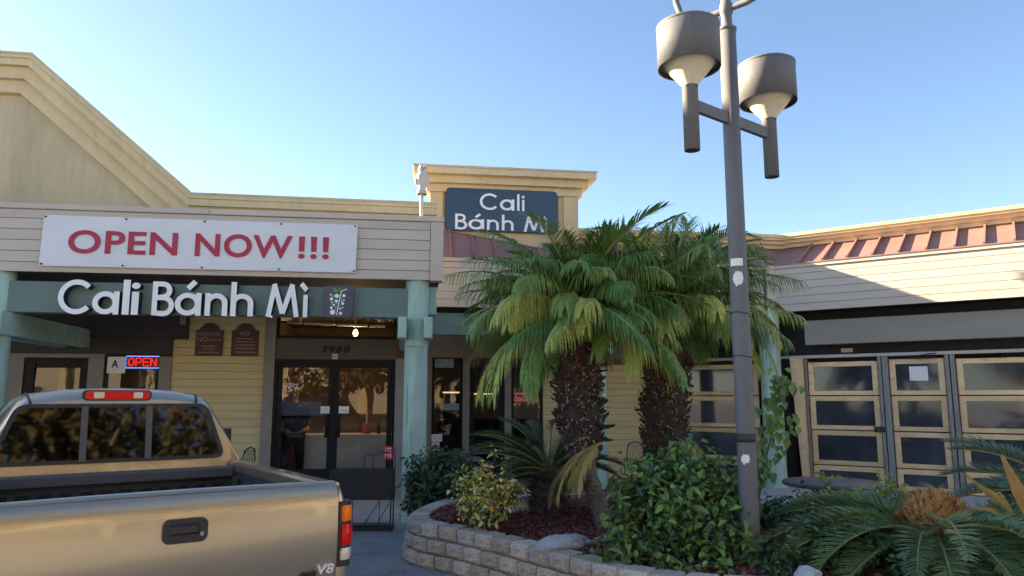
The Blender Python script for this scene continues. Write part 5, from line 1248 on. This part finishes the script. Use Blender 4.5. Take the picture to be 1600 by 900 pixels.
def hand(w, d, up):
    w = Vector(w); d = Vector(d).normalized(); up = Vector(up).normalized(); sd = d.cross(up)
    V = [w, w+d*.055, w+d*.095]; E = [(0, 1), (1, 2)]; Rr = [(.03, .02), (.042, .017), (.04, .015)]
    for i, (o, l) in enumerate(((-.032, .07), (-.011, .08), (.011, .076), (.032, .06))):
        b0 = w+d*.10+sd*o; n = len(V); V += [b0, b0+d*l*.5-up*.008, b0+d*l*.85-up*.035]; E += [(2, n), (n, n+1), (n+1, n+2)]; Rr += [.010, .009, .007]
    n = len(V); V += [w+d*.04-sd*.045, w+d*.075-sd*.065-up*.01, w+d*.105-sd*.06-up*.02]; E += [(1, n), (n, n+1), (n+1, n+2)]; Rr += [.013, .011, .008]
    skin_mesh('hand', 'skin', [tuple(v) for v in V], E, Rr, 1, 1)
hand(S3(.125, -.27, 1.05), (-.4, -.9, 0), (0, 0, 1)); hand(S3(-.27, -.075, .845), (0, -.15, -1), (-1, 0, 0))

# ------------------------------------------------------------------ the far side of the car park, seen only in glass and paint
def tree(label, loc, h, cr, seed, n=2600):
    rr = random.Random(seed); P = thing('street_tree', label, 'tree', loc, 0, 'trees across the parking lot')
    b = MB(); b.tube([(0, 0, 0), (.1, .05, h*.25), (.05, 0, h*.45), (.2, .1, h*.75)], [.20, .17, .14, .05], 10)
    for k in range(7):
        a = k*.9; b.tube([(.05, 0, h*(.35+.04*k)), (cr*.5*math.cos(a), cr*.5*math.sin(a), h*(.55+.04*k)), (cr*.8*math.cos(a), cr*.8*math.sin(a), h*(.65+.04*k))], [.09, .05, .02], 6)
    b.build('trunk', 'bark', P); c = MB()
    cl = [(Vector((rr.gauss(0, .45)*cr, rr.gauss(0, .45)*cr, h*rr.uniform(.42, .98))), rr.uniform(.25, .5)*cr) for _ in range(26)]
    for k in range(n):
        q, r_ = cl[rr.randrange(len(cl))]; d = Vector((rr.gauss(0, 1), rr.gauss(0, 1), rr.gauss(0, .8))).normalized()
        leaf(c, q+d*r_*rr.uniform(.5, 1.05), d+Vector((0, 0, .5)), rr.uniform(.22, .42), rr.uniform(.14, .28), rr)
    tag(c.build('crown', 'treefar', P), kind='stuff')
for x, y, h, cr, lab in ((-9, -14, 6.5, 2.8, 'tall rust leaved tree opposite the pickup truck'), (-1.5, -13, 6, 2.4, 'small rust leaved tree straight across from the entrance'),
                         (3.6, -11, 9, 3.8, 'broad rust and green tree before the far tan wall'), (8.5, -7.5, 10, 4.2, 'dense rust and green tree nearest the lamp post side'), (12.5, -3.5, 9, 3.8, 'rust leaved tree at the far end of the row')):
    tree(lab, (x, y, 0), h, cr, int(50+x), 4200)
ob = thing('far_building', 'long tan building with dark windows across the parking lot', 'building', (6, -21, 0), R(24))
b = MB(); b.box(-34, 34, -8, 0, 0, 7.5); b.build('wall', 'tanwall', ob)
b = MB(); b.box(-34.4, 34.4, -8, .5, 7.5, 8.0); b.build('roof', 'roof', ob)
for i in range(12):
    for z in (.9, 4.4): box('window', 'darkglass', ob, -32+i*5.5, -30+i*5.5, 0, .06, z, z+1.6)
for i in range(12): box('pier', 'cornice', ob, -28.4+i*5.5, -27.8+i*5.5, -.02, .35, 0, 7.4)
